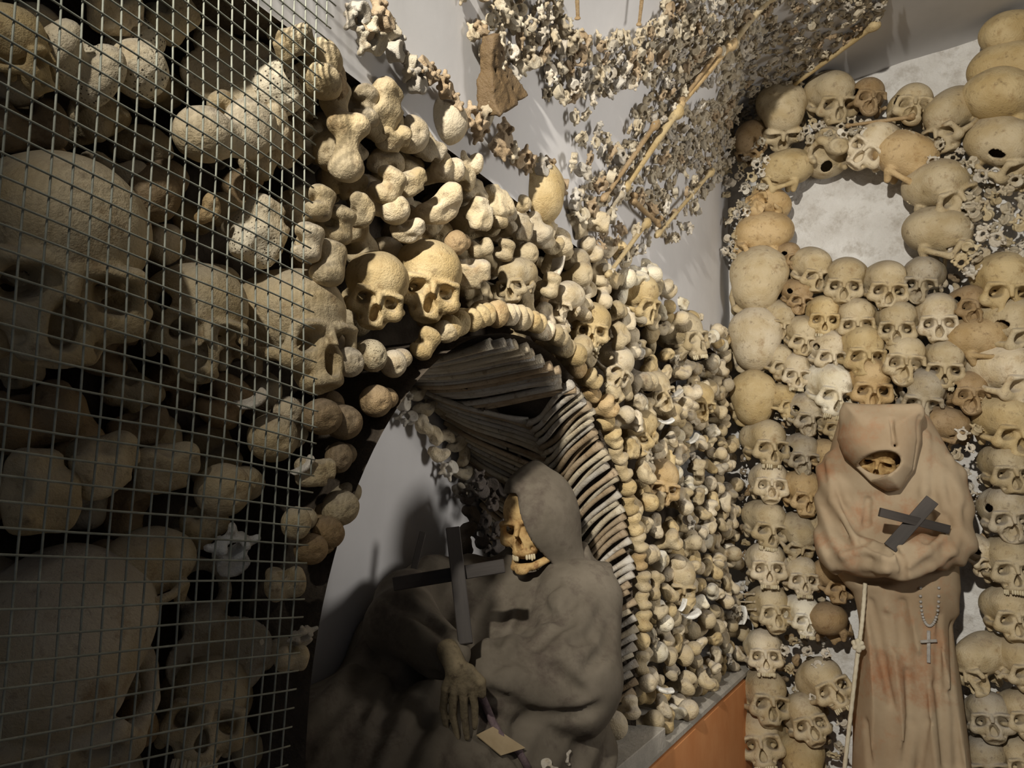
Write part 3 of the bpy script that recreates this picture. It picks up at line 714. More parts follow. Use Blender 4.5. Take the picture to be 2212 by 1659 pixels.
for a in [
 ('knuckle', 750, 325, 92, 4, 88, 0, 't', 'tall waisted bone standing right of the mesh edge'),
 ('plateau', 825, 238, 118, 62, 30, 0, 't', 'broad slanting bone slab behind the tall waisted bone'),
 ('ball', 962, 262, 104, 150, 30, -30, 'p', 'large pale knob with sunlit top, at the heap edge under the vault'),
 ('plateau', 722, 172, 92, -40, -50, 20, 'b', 'dark brown cupped bone end at the mesh top edge', -.0, 'large bones packed into the left wall', True),
 ('plateau', 850, 298, 78, 0, 40, 0, 't', 'blocky bone right of the tall waisted bone'),
 ('condyle', 1010, 350, 62, 0, 10, 0, 'p', 'whitish two-lobed joint under the large pale knob'),
 ('condyle', 838, 402, 92, 70, -20, 0, 't', 'crescent joint below the blocky bone'),
 ('plateau', 892, 394, 66, 30, 20, 10, 't', 'angular bone right of the crescent joint'),
 ('ball', 852, 452, 68, 100, 10, 0, 'p', 'smooth pale knob below the crescent joint'),
 ('ankle', 955, 448, 108, 40, 20, 0, 'p', 'big rugged bone left of the white bone block'),
 ('plateau', 1040, 462, 70, 90, 30, 0, 'p', 'white bone block left of the yellow crowning cranium'),
 ('condyle', 1078, 470, 52, 80, 0, 30, 't', 'narrow joint wedged right of the white bone block'),
 ('ball', 1128, 440, 42, 0, 0, 0, 't', 'small round knob lying on the yellow crowning cranium'),
 ('plateau', 1130, 492, 54, 84, 10, 0, 'g', 'grey bone block under the yellow crowning cranium'),
 ('plateau', 1182, 492, 54, 70, -10, 0, 'p', 'pale bone block at the right under the yellow crowning cranium'),
 ('condyle', 732, 486, 84, 85, 30, 0, 't', 'thick rounded bone right of the mesh, mid height'),
 ('ankle', 784, 458, 84, 80, 0, 0, 't', 'rugged crumbly bone next to the thick rounded bone'),
 ('condyle', 690, 440, 78, 75, 0, 20, 't', 'curved joint touching the wire mesh edge'),
 ('ankle', 880, 502, 78, 10, 20, 0, 'p', 'rugged light bone above the two big arch skulls'),
 ('condyle', 708, 570, 104, 85, -10, 20, 't', 'big C-shaped joint left of the two big arch skulls'),
 ('condyle', 664, 524, 84, 85, 0, 0, 'p', 'pale joint at the mesh edge above the C-shaped one'),
 ('plateau', 1018, 592, 84, 10, 20, -20, 'p', 'pale square bone block right of the two big arch skulls'),
 ('ball', 985, 524, 52, 0, 0, 0, 'b', 'dark knob above the pale square block'),
 ('condyle', 1036, 536, 54, 20, 0, 0, 't', 'rounded joint right of the dark knob'),
 ('condyle', 1090, 542, 50, 80, 0, 0, 't', 'upright joint above the down-looking skull'),
 ('ball', 1140, 548, 50, 0, 0, 20, 't', 'brown-topped knob above the down-looking skull'),
 ('ankle', 1192, 534, 50, 0, 10, 0, 't', 'flat bone under the pale blocks of crowning cranium'),
 ('shard', 1206, 566, 62, 80, 40, 0, 'p', 'white split bone left of the diagonal bone foot'),
 ('condyle', 1188, 616, 56, 80, 10, 0, 't', 'narrow yellowish joint left of the broken eye-hole piece'),
 ('ball', 1256, 612, 42, 0, 10, 0, 'p', 'pale knob, left of a pair above the orange-tan skull'),
 ('ball', 1298, 616, 38, 60, 10, 0, 't', 'tan knob, right of a pair above the orange-tan skull'),
 ('knuckle', 1252, 566, 36, 20, 60, 0, 't', 'small lumpy bone over the pair of knobs'),
 ('knuckle', 1262, 512, 40, 10, 70, 0, 'p', 'grey waisted bone at the foot of the vault bones'),
 ('ball', 754, 782, 64, 80, 20, 0, 'p', 'pale oval joint right of the mesh-edge skull'),
 ('ball', 804, 768, 72, 20, 0, 20, 't', 'porous round knob under the left arch skull', 0, 'large bones packed into the left wall', True),
 ('ball', 850, 786, 60, 0, 10, 0, 'p', 'pinkish knob beside the jaw of the left arch skull'),
 ('condyle', 916, 744, 70, 60, 0, 0, 'y', 'yellow half-moon joint under the right arch skull'),
 ('ball', 962, 716, 54, 0, 0, 0, 't', 'rounded joint under the right arch skull jaw'),
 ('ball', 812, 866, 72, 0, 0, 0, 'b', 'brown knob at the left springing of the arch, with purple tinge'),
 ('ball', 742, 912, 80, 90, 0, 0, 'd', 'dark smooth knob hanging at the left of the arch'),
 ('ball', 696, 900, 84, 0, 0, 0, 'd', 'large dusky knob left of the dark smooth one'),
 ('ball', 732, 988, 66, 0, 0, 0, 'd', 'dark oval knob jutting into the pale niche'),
 ('plateau', 682, 1020, 84, 0, 0, 0, 't', 'grey lumpy bone at the mesh edge beside the niche'),
 ('ball', 736, 1098, 80, 30, 0, 0, 't', 'tan ball joint jutting furthest into the niche'),
 ('ball', 708, 1150, 72, 60, 0, 0, 'b', 'brown ball joint below the jutting tan one'),
 ('ball', 672, 1186, 72, 0, 0, 0, 'b', 'brown ball joint, lowest of three at the niche edge'),
 ('ball', 640, 1130, 70, 0, 0, 0, 't', 'dusky knob half behind the mesh beside the niche'),
 ('vert', 652, 1378, 74, 20, 60, 0, 'p', 'pale vertebra at the lower niche edge by the mesh'),
 ('condyle', 630, 1420, 76, 0, 30, 0, 't', 'shadowed joint below the pale edge vertebra'),
 ('condyle', 612, 1260, 92, 10, 20, 0, 't', 'dim joint behind the mesh edge below the three ball joints'),
 ('shard', 655, 1010, 60, 40, 20, 0, 'p', 'pale bone sliver at the mesh edge'),
 ]:
    bone(*a)
for a in [
 ('condyle', 170, 135, 190, -16, 20, 10, 'p', 'very large porous two-lobed joint at the upper left', -.06, True),
 ('ball', 300, 150, 120, 40, 20, 0, 'p', 'pale lobe right of the very large porous joint', -.06, True),
 ('ball', 440, 290, 130, 100, -70, 10, 'p', 'long ball-ended bone lying sideways behind the upper mesh', -.04, False),
 ('ball', 600, 188, 125, 0, 0, 0, 'p', 'round cream ball joint near the upper mesh edge', -.04, True),
 ('hip', 470, 105, 210, 30, 60, 0, 'p', 'hip bone with dark hollow behind the upper mesh', -.08, False),
 ('plateau', 565, 500, 150, 70, 20, 0, 'p', 'porous bone slab behind the mesh, mid height', -.05, True),
 ('ankle', 452, 455, 70, 60, 0, 0, 'o', 'small orange-brown bone in the dark gap behind the mesh', -.06, False),
 ('plateau', 250, 28, 120, 10, 20, 0, 'p', 'pale bone block at the top edge, left of the hip bone', -.07, False),
 ('condyle', 372, 38, 110, 60, 20, 0, 't', 'joint at the top edge above the hip bone', -.06, False),
 ('ball', 560, 50, 110, 0, 10, 0, 'p', 'knob at the top edge above the cream ball joint', -.06, False),
 ('plateau', 655, 60, 90, 80, 10, 0, 'b', 'brownish bone at the top end of the mesh', -.03, False),
 ('ball', 590, 945, 108, 0, 0, 0, 't', 'dim ball joint behind the right part of the mesh', -.05, False),
 ('shard', 545, 868, 74, 30, 30, 0, 'p', 'pale angular chip above the dim ball joint', -.04, False),
 ('ball', 622, 890, 66, 0, 0, 0, 'p', 'pale knob right of the pale angular chip', -.05, False),
 ('plateau', 92, 1060, 190, 90, 20, 0, 't', 'dim blocky bone at the left edge below mid height', -.08, False),
 ('plateau', 232, 1005, 150, 20, 30, 20, 't', 'dim pointed bone block left of two dim squarish ones', -.07, False),
 ('plateau', 362, 1010, 130, 10, 20, 0, 't', 'dim squarish bone right of the dim pointed block', -.07, False),
 ('ball', 482, 1058, 115, 0, 0, 0, 't', 'dim rounded knob right of the dim squarish bone', -.06, False),
 ('condyle', 440, 1130, 110, 40, 20, 0, 't', 'dim joint under the dim rounded knob', -.08, False),
 ('vert', 500, 1200, 130, 10, 40, 0, 'w', 'whitish lobed vertebra behind the lower mesh', -.05, False),
 ('hip', 445, 1360, 240, 20, 70, 0, 'g', 'dim fan-shaped hip bone behind the lower mesh', -.10, False),
 ('condyle', 590, 1395, 110, 10, 20, 0, 'p', 'pale joint behind the lower mesh by the niche', -.06, False),
 ('condyle', 560, 1600, 130, 10, 20, 0, 't', 'dim joint in the lowest part of the mesh, right side', -.07, False),
 ('condyle', 250, 1590, 150, 30, 20, 0, 'b', 'dim joint left of the dim toothed skull', -.09, False),
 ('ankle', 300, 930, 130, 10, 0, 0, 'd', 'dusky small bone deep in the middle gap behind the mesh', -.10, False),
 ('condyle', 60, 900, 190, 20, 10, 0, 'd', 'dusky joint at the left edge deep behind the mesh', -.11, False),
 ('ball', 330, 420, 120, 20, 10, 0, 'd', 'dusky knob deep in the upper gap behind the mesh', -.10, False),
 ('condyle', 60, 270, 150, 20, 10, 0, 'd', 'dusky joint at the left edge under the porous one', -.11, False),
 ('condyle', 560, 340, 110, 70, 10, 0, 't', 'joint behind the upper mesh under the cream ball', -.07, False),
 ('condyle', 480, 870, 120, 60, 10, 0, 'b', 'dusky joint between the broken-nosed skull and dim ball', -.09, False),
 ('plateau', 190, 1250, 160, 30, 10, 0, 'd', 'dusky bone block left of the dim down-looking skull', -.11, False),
 ]:
    bone(*a[:10], group='bones behind the wire mesh', pore=a[10])

# ring of joint ends round the niche arch
RNG = random.Random(11)
ang = -14.0; rc_ = 0
while ang < 118:
    y, z = archpt(ang, AR+.030)
    rad = Vector((0, cos(radians(ang)), sin(radians(ang))))
    kind = RNG.choice(['condyle', 'condyle', 'condyle', 'ball'])
    put(kind, (RNG.uniform(.0, .02), y, z), Vector((1, 0, 0))+rad*-.25, 0, RNG.uniform(-10, 10), RNG.uniform(-15, 15), RNG.uniform(.60, .72) if kind == 'condyle' else .9,
        RNG.choice('ttypoy'), 'half-moon joint end, %s from the foot of the ring right of the niche' % ordn(rc_), 'ring of joint ends round the arch', up=tuple(rad))
    ang += 4.5; rc_ += 1
# packed joint ends between the arch and the corner
def taken(px, py, pad=.42):
    for (x, y, w, wl) in SKULLS:
        if (px-x)**2+(py-y)**2 < (w*pad)**2: return True
    return False
pts = []
RNG = random.Random(5)
for _ in range(26000):
    y = RNG.uniform(-1.75, -.03); z = RNG.uniform(1.125, 2.17)
    r = math.hypot(y-AC, z-AZ)
    if z > AZ and r < AR+.062: continue
    if z <= AZ and abs(y-AC) < AR+.055: continue
    q = proj((.0, y, z))
    if q[0] < 980 or (q[0] < 1240 and q[1] < 640): continue
    if taken(q[0], q[1]): continue
    dmin = .046 if q[0] < 1400 else .050
    if any((y-a)**2+(z-b_)**2 < dmin**2 for a, b_ in pts): continue
    pts.append((y, z))
for (y, z) in pts:
    kind = RNG.choice(['condyle', 'condyle', 'ball', 'ball', 'plateau', 'knuckle', 'ankle', 'ankle', 'ankle', 'ankle', 'vert', 'plateau', 'condyle', 'ball'])
    sc = {'condyle': .70, 'ball': .95, 'knuckle': 1.25, 'ankle': .90, 'vert': .72, 'plateau': .68}[kind]*RNG.uniform(.82, 1.18)
    tl = RNG.uniform(40, 100) if kind == 'knuckle' else RNG.uniform(-35, 35)
    tn = RNG.choice('tttpppygtp' if RNG.random() < .93 else 'w'); q = proj((0, y, z))
    lab = 'small %s %s packed in the corner heap by %s' % (TONE[tn], FORM[kind], near(q[0], q[1], HEAPM))
    put(kind, (RNG.uniform(-.015, .03), y, z), (1, -.35, .05), RNG.uniform(0, 360) if kind != 'knuckle' else RNG.gauss(0, 35), tl, RNG.uniform(-35, 35), sc,
        tn, lab, 'small bones of the corner heap')
for (px, py, w, roll) in ((1492, 1330, 50, 10), (1476, 1308, 34, 60), (1430, 1490, 52, -20), (1606, 1330, 40, 80), (1460, 852, 34, 30), (1440, 912, 36, 10), (1498, 950, 34, 40), (1618, 962, 34, 20)):
    bone('shard', px, py, w, roll, 20, 0, 'w', 'bright white bone chip on the heap near the corner', .035, 'bright white bone chips')
for i, (px, py) in enumerate(((1600, 1283), (1602, 1300), (1603, 1316))):
    p = onback(px, py, .08)
    put('shin', p, (1, -.25, .05), 0, 0, 0, .28, 'p', 'small long bone of three protruding beside the corner skull', 'three small long bones by the corner')
for (px, py, w, wh) in ((1238, 1580, 56, 'third from the reclining robe'), (1256, 1612, 62, 'large one nearest the orange paint'), (1206, 1640, 58, 'second from the reclining robe'), (1328, 1566, 58, 'right of the large one'), (1362, 1530, 52, 'furthest along to the right'), (1280, 1555, 48, 'small one behind the others'), (1180, 1655, 50, 'touching the reclining robe')):
    kd = RNG.choice(['condyle', 'ball', 'vert'])
    bone(kd, px, py, w, RNG.uniform(0, 360), 20, 10, 'p', 'pale %s on the ledge, %s' % (FORM[kd], wh), .02, 'pale joints along the ledge')

# bones set deeper in the left wall, showing in the gaps between the large ones
pts = []
LM = [(170, 135, 'the very large porous joint'), (128, 560, 'the huge near skull'), (424, 700, 'the broken-nosed skull'), (630, 722, 'the mesh-edge skull'), (440, 290, 'the ball-ended bone'), (600, 188, 'the cream ball joint'), (230, 1030, 'the dim bone blocks'), (140, 1440, 'the dim large cranium'), (440, 1450, 'the dim toothed skull'),
      (500, 1200, 'the whitish lobed vertebra'), (590, 945, 'the dim ball joint'), (750, 325, 'the tall waisted bone'), (825, 238, 'the slanting slab'), (962, 262, 'the large pale knob'), (955, 448, 'the big rugged bone'), (1148, 432, 'the yellow crowning cranium'), (870, 610, 'the two big arch skulls'), (732, 486, 'the thick rounded bone'), (1018, 592, 'the pale square block'), (1116, 606, 'the down-looking skull'), (750, 900, 'the dark smooth knob'), (700, 1130, 'the niche edge ball joints')]
for _ in range(9000):
    y = RNG.uniform(-2.72, -1.3); z = RNG.uniform(1.16, 2.07)
    r = math.hypot(y-AC, z-AZ)
    if (z > AZ and r < AR+.07) or (z <= AZ and abs(y-AC) < AR+.07): continue
    q = proj((-.10, y, z))
    if q[0] > 1230 or q[0] < -60 or q[1] < -60 or q[1] > 1720 or taken(q[0], q[1], .46): continue
    if any((y-a)**2+(z-b_)**2 < .052**2 for a, b_ in pts): continue
    pts.append((y, z))
    kind = RNG.choice(['condyle', 'ball', 'ankle', 'plateau', 'knuckle']); tn = RNG.choice('ttgbp')
    sc = {'condyle': .85, 'ball': 1.2, 'knuckle': 1.5, 'ankle': 1.05, 'plateau': .85}[kind]*RNG.uniform(.85, 1.15)
    put(kind, (RNG.uniform(-.10, -.07) if q[0] > 640 else RNG.uniform(-.15, -.12), y, z), (1, -.25, 0), RNG.uniform(0, 360), RNG.uniform(-40, 40), RNG.uniform(-40, 40), sc, tn,
        'deeper set %s %s in the gap beside %s' % (TONE[tn], FORM[kind], near(q[0], q[1], LM)), 'bones set deep in the left wall')

i_ = 0
for x_, z_, y0_, lab in ((.0, 2.085, -2.16, 'top course'), (-.055, 2.070, -2.20, 'back top course'), (-.05, 2.015, -2.18, 'second course')):
    yy_ = y0_; i_ = 0
    while yy_ < -1.24:
        kind = RNG.choice(['condyle', 'ankle', 'ankle', 'plateau', 'ball'])
        q = proj((x_, yy_, z_))
        if lab == 'top course' or not taken(q[0], q[1], .30):
            put(kind, (x_+RNG.uniform(-.02, .012), yy_, z_+RNG.uniform(-.012, .012)), (1, -.35, .1), RNG.uniform(0, 360), RNG.uniform(-40, 40), RNG.uniform(-30, 30), {'condyle': .76, 'ankle': .9, 'plateau': .74, 'ball': 1.05}[kind]*RNG.uniform(.85, 1.15), RNG.choice('tptg'),
                '%s in the %s under the vault, %s from the mesh' % (FORM[kind], lab, ordn(i_)), 'top courses of bones under the vault')
            i_ += 1
        yy_ += .047

# ------------------------------------------------------------------ vault decoration
def vput(kind, px, py, s, tint, label, group, off=.012, tilt=25, roll=None):
    p, nrm = onvault(px, py, off)
    if p is None: return
    return put(kind, p, nrm, RNG.uniform(0, 360) if roll is None else roll, RNG.uniform(-tilt, tilt), RNG.uniform(-tilt, tilt), s, tint, label, group)
VB = [([(985, -40), (1000, 70), (1025, 115), (1075, 165), (1120, 140), (1160, 150), (1170, 200), (1240, 215), (1330, 190), (1390, 165), (1430, 200), (1470, 110), (1560, 20), (1590, -40), (1440, -40), (1420, 30), (1390, 60), (1330, 75), (1270, 85), (1230, 70), (1200, 60), (1195, 20), (1190, -40)],
       .031, .60, 'in the vault garland', 'vertebrae of the vault garland'),
      ([(1425, 190), (1370, 230), (1335, 300), (1290, 335), (1280, 385), (1230, 420), (1220, 480), (1260, 500), (1300, 480), (1330, 430), (1400, 470), (1440, 525), (1480, 490), (1510, 420), (1545, 390), (1590, 300), (1700, 190), (1800, 110), (1900, 30), (1940, -40), (1590, -40), (1560, 20)],
       .051, .66, 'in the diagonal vault band', 'vertebrae of the diagonal vault band'),
      ([(1218, 248), (1262, 250), (1290, 300), (1245, 375), (1212, 365)], .036, .6, 'in the small dangling vault cluster', 'dangling vertebra cluster'),
      ([(1262, 490), (1400, 490), (1390, 535), (1320, 560), (1262, 545)], .05, .58, 'in the loose patch under the diagonal', 'loose vertebrae at the band foot')]
for poly, dist, s, lab, grp in VB:
    pts = []; xs = [p[0] for p in poly]; yy = [p[1] for p in poly]
    for _ in range(5000):
        px, py = RNG.uniform(min(xs), max(xs)), RNG.uniform(min(yy), max(yy))
        if not inpoly(px, py, poly): continue
        p, nrm = onvault(px, py, .0)
        if p is None or any((p-q).length < dist for q in pts): continue
        pts.append(p)
        kd = RNG.choice(['vert', 'vert', 'neck', 'neck', 'neck']); tn = RNG.choice('tttgpb')
        put(kd, p+nrm*RNG.uniform(.016, .03), nrm, RNG.uniform(0, 360), RNG.uniform(-40, 40), RNG.uniform(-40, 40), s*RNG.uniform(.8, 1.2), tn,
            '%s %s %s, near the %s' % (TONE[tn], FORM[kd], lab, near(px, py, VAULTM)), grp)
    # the under-layer nobody could count
    if 'band' in lab or 'garland' in lab:
        VV = []; FF = []; nb = 0; pts2 = []
        LV = []
        for me in LOWV:
            co = np.empty(len(me.vertices)*3, np.float32); me.vertices.foreach_get('co', co)
            fi = np.empty(len(me.polygons)*4, np.int32); me.loops.foreach_get('vertex_index', fi); LV.append((co.reshape(-1, 3), fi.reshape(-1, 4)))
        for _ in range(7000):
            px, py = RNG.uniform(min(xs), max(xs)), RNG.uniform(min(yy), max(yy))
            if not inpoly(px, py, poly): continue
            if mnoise.noise((px*.012, py*.012, 3.3)) > .38: continue
            p, nrm = onvault(px, py, .0)
            if any((p-q).length < .027 for q in pts2): continue
            pts2.append(p)
            co, fi = RNG.choice(LV); k = .56*RNG.uniform(.8, 1.15)
            R3 = basis(nrm) @ Matrix.Rotation(RNG.uniform(0, 6.28), 3, 'Z') @ Matrix.Rotation(RNG.uniform(-.7, .7), 3, 'X') @ Matrix.Rotation(RNG.uniform(-.7, .7), 3, 'Y')
            VV.append(co @ (np.array(R3).T*k) + np.array(p+nrm*RNG.uniform(.004, .014))); FF.append(fi+nb); nb += len(co)
        VV = np.concatenate(VV); FF = np.concatenate(FF)
        me = bpy.data.meshes.new('vertebra_layer'); me.vertices.add(len(VV)); me.vertices.foreach_set('co', VV.astype(np.float32).ravel())
        me.loops.add(len(FF)*4); me.loops.foreach_set('vertex_index', FF.astype(np.int32).ravel())
        me.polygons.add(len(FF)); me.polygons.foreach_set('loop_start', np.arange(0, len(FF)*4, 4, dtype=np.int32)); me.polygons.foreach_set('use_smooth', np.ones(len(FF), bool))
        me.update(calc_edges=True); me.materials.append(PALE)
        o = link('vertebra_layer', me, color=(.95, .93, .9)); props(o, 'crowded small vertebrae bedded under those %s' % lab, 'vertebrae', None, 'stuff')
for (px, py) in [(745, 40), (778, 96), (800, 48), (828, 116), (858, 146), (874, 182), (905, 166), (936, 198), (960, 232), (1012, 282), (1026, 256), (1052, 322), (1082, 326), (1100, 348), (1122, 352), (1150, 366), (1168, 372), (1196, 404), (1222, 440), (984, 262), (1066, 300), (888, 150), (816, 70), (760, 66)]:
    tn = RNG.choice('tgb')
    vput('vert', px, py, RNG.uniform(.62, .8), tn, '%s pronged vertebra in the row over the heap by the %s' % (TONE[tn], near(px, py, [(745, 40, 'top of the mesh'), (830, 110, 'slanting slab'), (940, 190, 'large pale knob'), (1030, 280, 'two-lobed white joint'), (1120, 355, 'yellow crowning cranium'), (1210, 420, 'diagonal foot')])), 'row of vertebrae over the heap', .02, 40)
def vbar(kind, x0, y0, x1, y1, thick, tint, label, off=.03):
    a, na = onvault(x0, y0, off); b_, nb = onvault(x1, y1, off)
    d = b_-a; L = d.length; z = d.normalized(); y = (na+nb)/2; x = y.cross(z).normalized(); y = z.cross(x)
    me = P[kind][0]; o = link('long_bone', me, color=TINT[tint])
    R3 = Matrix((x, y, z)).transposed()
    k = L/(.37 if kind == 'femur' else .335)
    setm(o, (a+b_)/2, R3, (thick, thick, k))
    props(o, label, 'long bone', 'long bones along the vault band')
for a in [
 ('shin', 1318, 412, 1440, 232, .86, 'y', 'yellow long bone in the middle of the diagonal line on the vault'),
 ('shin', 1440, 228, 1560, 82, .84, 'o', 'orange-tan long bone continuing the diagonal up the vault'),
 ('femur', 1560, 88, 1660, -30, .72, 't', 'long bone ending the diagonal at the top edge'),
 ('shin', 1272, 436, 1392, 262, .55, 'b', 'thin dark bone left of the yellow diagonal bone'),
 ('shin', 1446, 216, 1530, 100, .58, 'b', 'thin dark bone left of the orange-tan diagonal bone'),
 ('shin', 1392, 512, 1516, 368, .58, 'y', 'slim yellow bone along the lower edge of the vertebra band'),
 ('shin', 1592, 304, 1690, 186, .6, 't', 'slim bone at the corner end of the vertebra band'),
 ('shin', 1690, 182, 1892, 30, .78, 'y', 'long slim yellow bone along the band edge over the wreath'),
 ('femur', 1336, 428, 1400, 486, .55, 'b', 'short brown bone crossing at the foot of the diagonal'),
 ('shin', 1262, 500, 1312, 420, .5, 'g', 'grey bone at the foot of the diagonal, left one'),
 ('shin', 1312, 596, 1372, 480, .55, 'y', 'yellow bone hanging to the heap at the foot of the diagonal'),
 ('shin', 1216, 40, 1212, -40, .40, 'b', 'thin upright bone at the top edge inside the garland, left one'),
 ('shin', 1352, 50, 1362, -40, .40, 'b', 'thin upright bone at the top edge inside the garland, right one'),
 ]: vbar(*a)
p, nrm = onvault(1030, 160, .03)
o = put('sacrum', p, nrm, 12, 90, 30, .88, (.30, .25, .21), 'brown triangular sacrum hanging from the left end of the garland', None)
# ------------------------------------------------------------------ back wall vertebrae
for poly, dist, lab, grp in [
 ([(1560, 360), (1600, 290), (1640, 300), (1670, 340), (1640, 420), (1612, 480), (1600, 560), (1562, 545), (1572, 450)], .030, 'vertebra clustered along the corner edge of the skull wreath', 'vertebrae at the corner edge of the wreath'),
 ([(1700, 262), (1760, 262), (1850, 260), (1940, 275), (2000, 310), (2040, 295), (2110, 350), (2060, 390), (2000, 350), (1930, 300), (1850, 285), (1760, 295), (1720, 310)], .030, 'vertebra clustered along the top of the skull wreath', 'vertebrae at the top of the wreath'),
 ([(2080, 380), (2150, 375), (2225, 370), (2225, 560), (2130, 580), (2075, 590), (2055, 560), (2085, 500), (2090, 440)], .031, 'vertebra heaped at the right edge below the pale broken-faced skull', 'vertebrae heaped at the right edge'),
 ([(2060, 960), (2110, 900), (2130, 1000), (2120, 1100), (2090, 1060)], .040, 'vertebra filling the gap right of the brown shoulder', 'vertebrae right of the shoulder'),
 ([(1690, 1380), (1760, 1380), (1800, 1420), (1830, 1590), (1800, 1640), (1700, 1450)], .042, 'dusty vertebra in the gap left of the knotted rope', 'vertebrae left of the rope')]:
    pts = []; xs = [p[0] for p in poly]; yy = [p[1] for p in poly]
    for _ in range(4000):
        px, py = RNG.uniform(min(xs), max(xs)), RNG.uniform(min(yy), max(yy))
        if not inpoly(px, py, poly): continue
        p = Vector(onback(px, py, RNG.uniform(.02, .12)))
        if any((p.xz-q.xz).length < dist for q in pts): continue
        pts.append(p)
        kd = RNG.choice(['vert', 'neck']); tn = RNG.choice('tpypt')
        put(kd, p, (0, -1, 0), RNG.uniform(0, 360), RNG.uniform(-45, 45), RNG.uniform(-45, 45), RNG.uniform(.6, .8)*(1.3 if 'heaped' in lab else 1.0), tn, lab.replace('vertebra', TONE[tn]+' '+FORM[kd], 1), grp)
o = put('shin', onback(1900, 262, .12), (1, -.1, -.12), 0, 0, 0, .62, 'b', 'dark thin bone lying across the wreath top', None)
# filler bits between the skull rows
BACKM = [(1638, 618, 'the highest big corner cranium'), (1632, 742, 'the pale corner crown'), (1626, 866, 'the lowest yellow corner crown'), (1752, 584, 'the left end of the row under the roundel'), (1914, 619, 'the third skull under the roundel'), (1993, 606, 'the whitened broken-faced skull'), (2168, 618, 'the large skull under the dark gap'),
         (1850, 694, 'the wide-browed skull'), (2025, 690, 'the pinkish skull'), (2091, 668, 'the brown crumbled skull'), (2182, 712, 'the broken-cheeked right-edge skull'), (1857, 762, 'the ochre stained skull'), (2042, 786, 'the long-faced skull'), (1790, 842, 'the bright white skull over the hood'), (1993, 856, 'the grey skull over the hood'),
         (1738, 894, 'the grey skull left of the hood'), (1652, 960, 'the dark-eyed skull under the crown'), (1734, 1066, 'the brown skull by the sleeve top'), (1652, 1132, 'the tall-browed skull'), (1728, 1246, 'the whitish skull by the elbow'), (1731, 1330, 'the white skull by the rope'), (1650, 1410, 'the pale skull near the column foot'), (1782, 1480, 'the left-tilted skull'), (1646, 1598, 'the bottom corner skull'), (1742, 1556, 'the skull under the tilted one'),
         (2172, 920, 'the yellow-browed skull'), (2176, 1014, 'the right-edge skull at chest height'), (2174, 1112, 'the cracked-crown skull'), (2176, 1220, 'the right-edge skull at elbow height'), (2180, 1326, 'the right-edge skull beside bare plaster'), (2126, 1432, 'the broken-faced skull right of the skirt'), (2138, 1552, 'the grey skull by the robe hem'), (2091, 856, 'the crumbled skull right of the hood')]
pts = []
for _ in range(9000):
    px, py = RNG.uniform(1600, 2212), RNG.uniform(590, 1659)
    if 1790 < px < 2110 and py > 880: continue
    if 2080 < px < 2140 and 1230 < py < 1390: continue
    if any((px-x)**2+(py-y)**2 < (w*.50)**2 for (x, y, w, wl) in SKULLS if wl == 'b'): continue
    p = Vector(onback(px, py, .0))
    if any((p.xz-q.xz).length < .036 for q in pts): continue
    pts.append(p)
    kd = RNG.choice(['neck', 'ankle', 'ankle']); tn = RNG.choice('tgbd')
    put(kd, p+Vector((0, RNG.uniform(-.03, .02), 0)), (0, -1, 0), RNG.uniform(0, 360), RNG.uniform(-40, 40), RNG.uniform(-40, 40), RNG.uniform(.5, .7), tn, '%s %s in the gap by %s' % (TONE[tn], FORM[kd], near(px, py, BACKM)), 'bone bits between the wall skulls')
# ------------------------------------------------------------------ niche: ribs and vertebrae
ribP = []
for s in (0, 1):
    pts_ = []; rads = []
    for i in range(11):
        t = i/10; pts_.append((.010*sin(pi*t)*(1+s*.6), .004*sin(2*pi*t+s), -.11+.22*t)); rads.append(.0050+.0024*max(0, 1-t*7)+.0030*max(0, 1-(1-t)*6))
    V, Fs = tube(pts_, rads, 8); ribP.append(mesh('rib', V, Fs, PALE))
def rib(a, b_, nrm, tint, label, group):
    a = Vector(a); b_ = Vector(b_); d = b_-a; z = d.normalized(); x = (Vector(nrm)-z*z.dot(Vector(nrm))).normalized(); y = z.cross(x)
    j = RNG.uniform(.8, 1.15)
    o = link('rib', RNG.choice(ribP), color=tuple(c*j for c in TINT[tint]))
    t = RNG.uniform(.95, 1.25)
    setm(o, (a+b_)/2, Matrix((x, y, z)).transposed(), (t, t, d.length/.22))
    props(o, label, 'rib', group)
def soff(x, deg, lift=.012):
    y, z = archpt(deg, AR-lift); return (x, y, z)
def inw(deg):
    d = max(0, min(180, deg)); return (0, -cos(radians(d)), -sin(radians(d)))
d = 101.0; n_ = 0
while d > 66:
    rib(soff(-.32+RNG.uniform(-.01, .01), d-3+RNG.uniform(-1, 1), .014), soff(-.01+RNG.uniform(-.012, .012), d, .014), inw(d), RNG.choice('gtb'), 'long straight rib under the niche arch, %s from the top of its fan' % ordn(n_), 'straight ribs under the arch')
    d -= 1.45; n_ += 1
d = 59.0; n_ = 0
while d > -26:
    rib(soff(-.325, d+15, .012), soff(-.135, d-3, .016), inw(d), RNG.choice('gtb'), 'inner herringbone rib on the niche side, %s from the top' % ordn(n_), 'inner herringbone ribs')
    rib(soff(-.138, d-4, .016), soff(.0+RNG.uniform(-.01, .01), d+9, .012), inw(d), RNG.choice('gtb'), 'outer herringbone rib on the niche side, %s from the top' % ordn(n_), 'outer herringbone ribs')
    d -= 2.1; n_ += 1
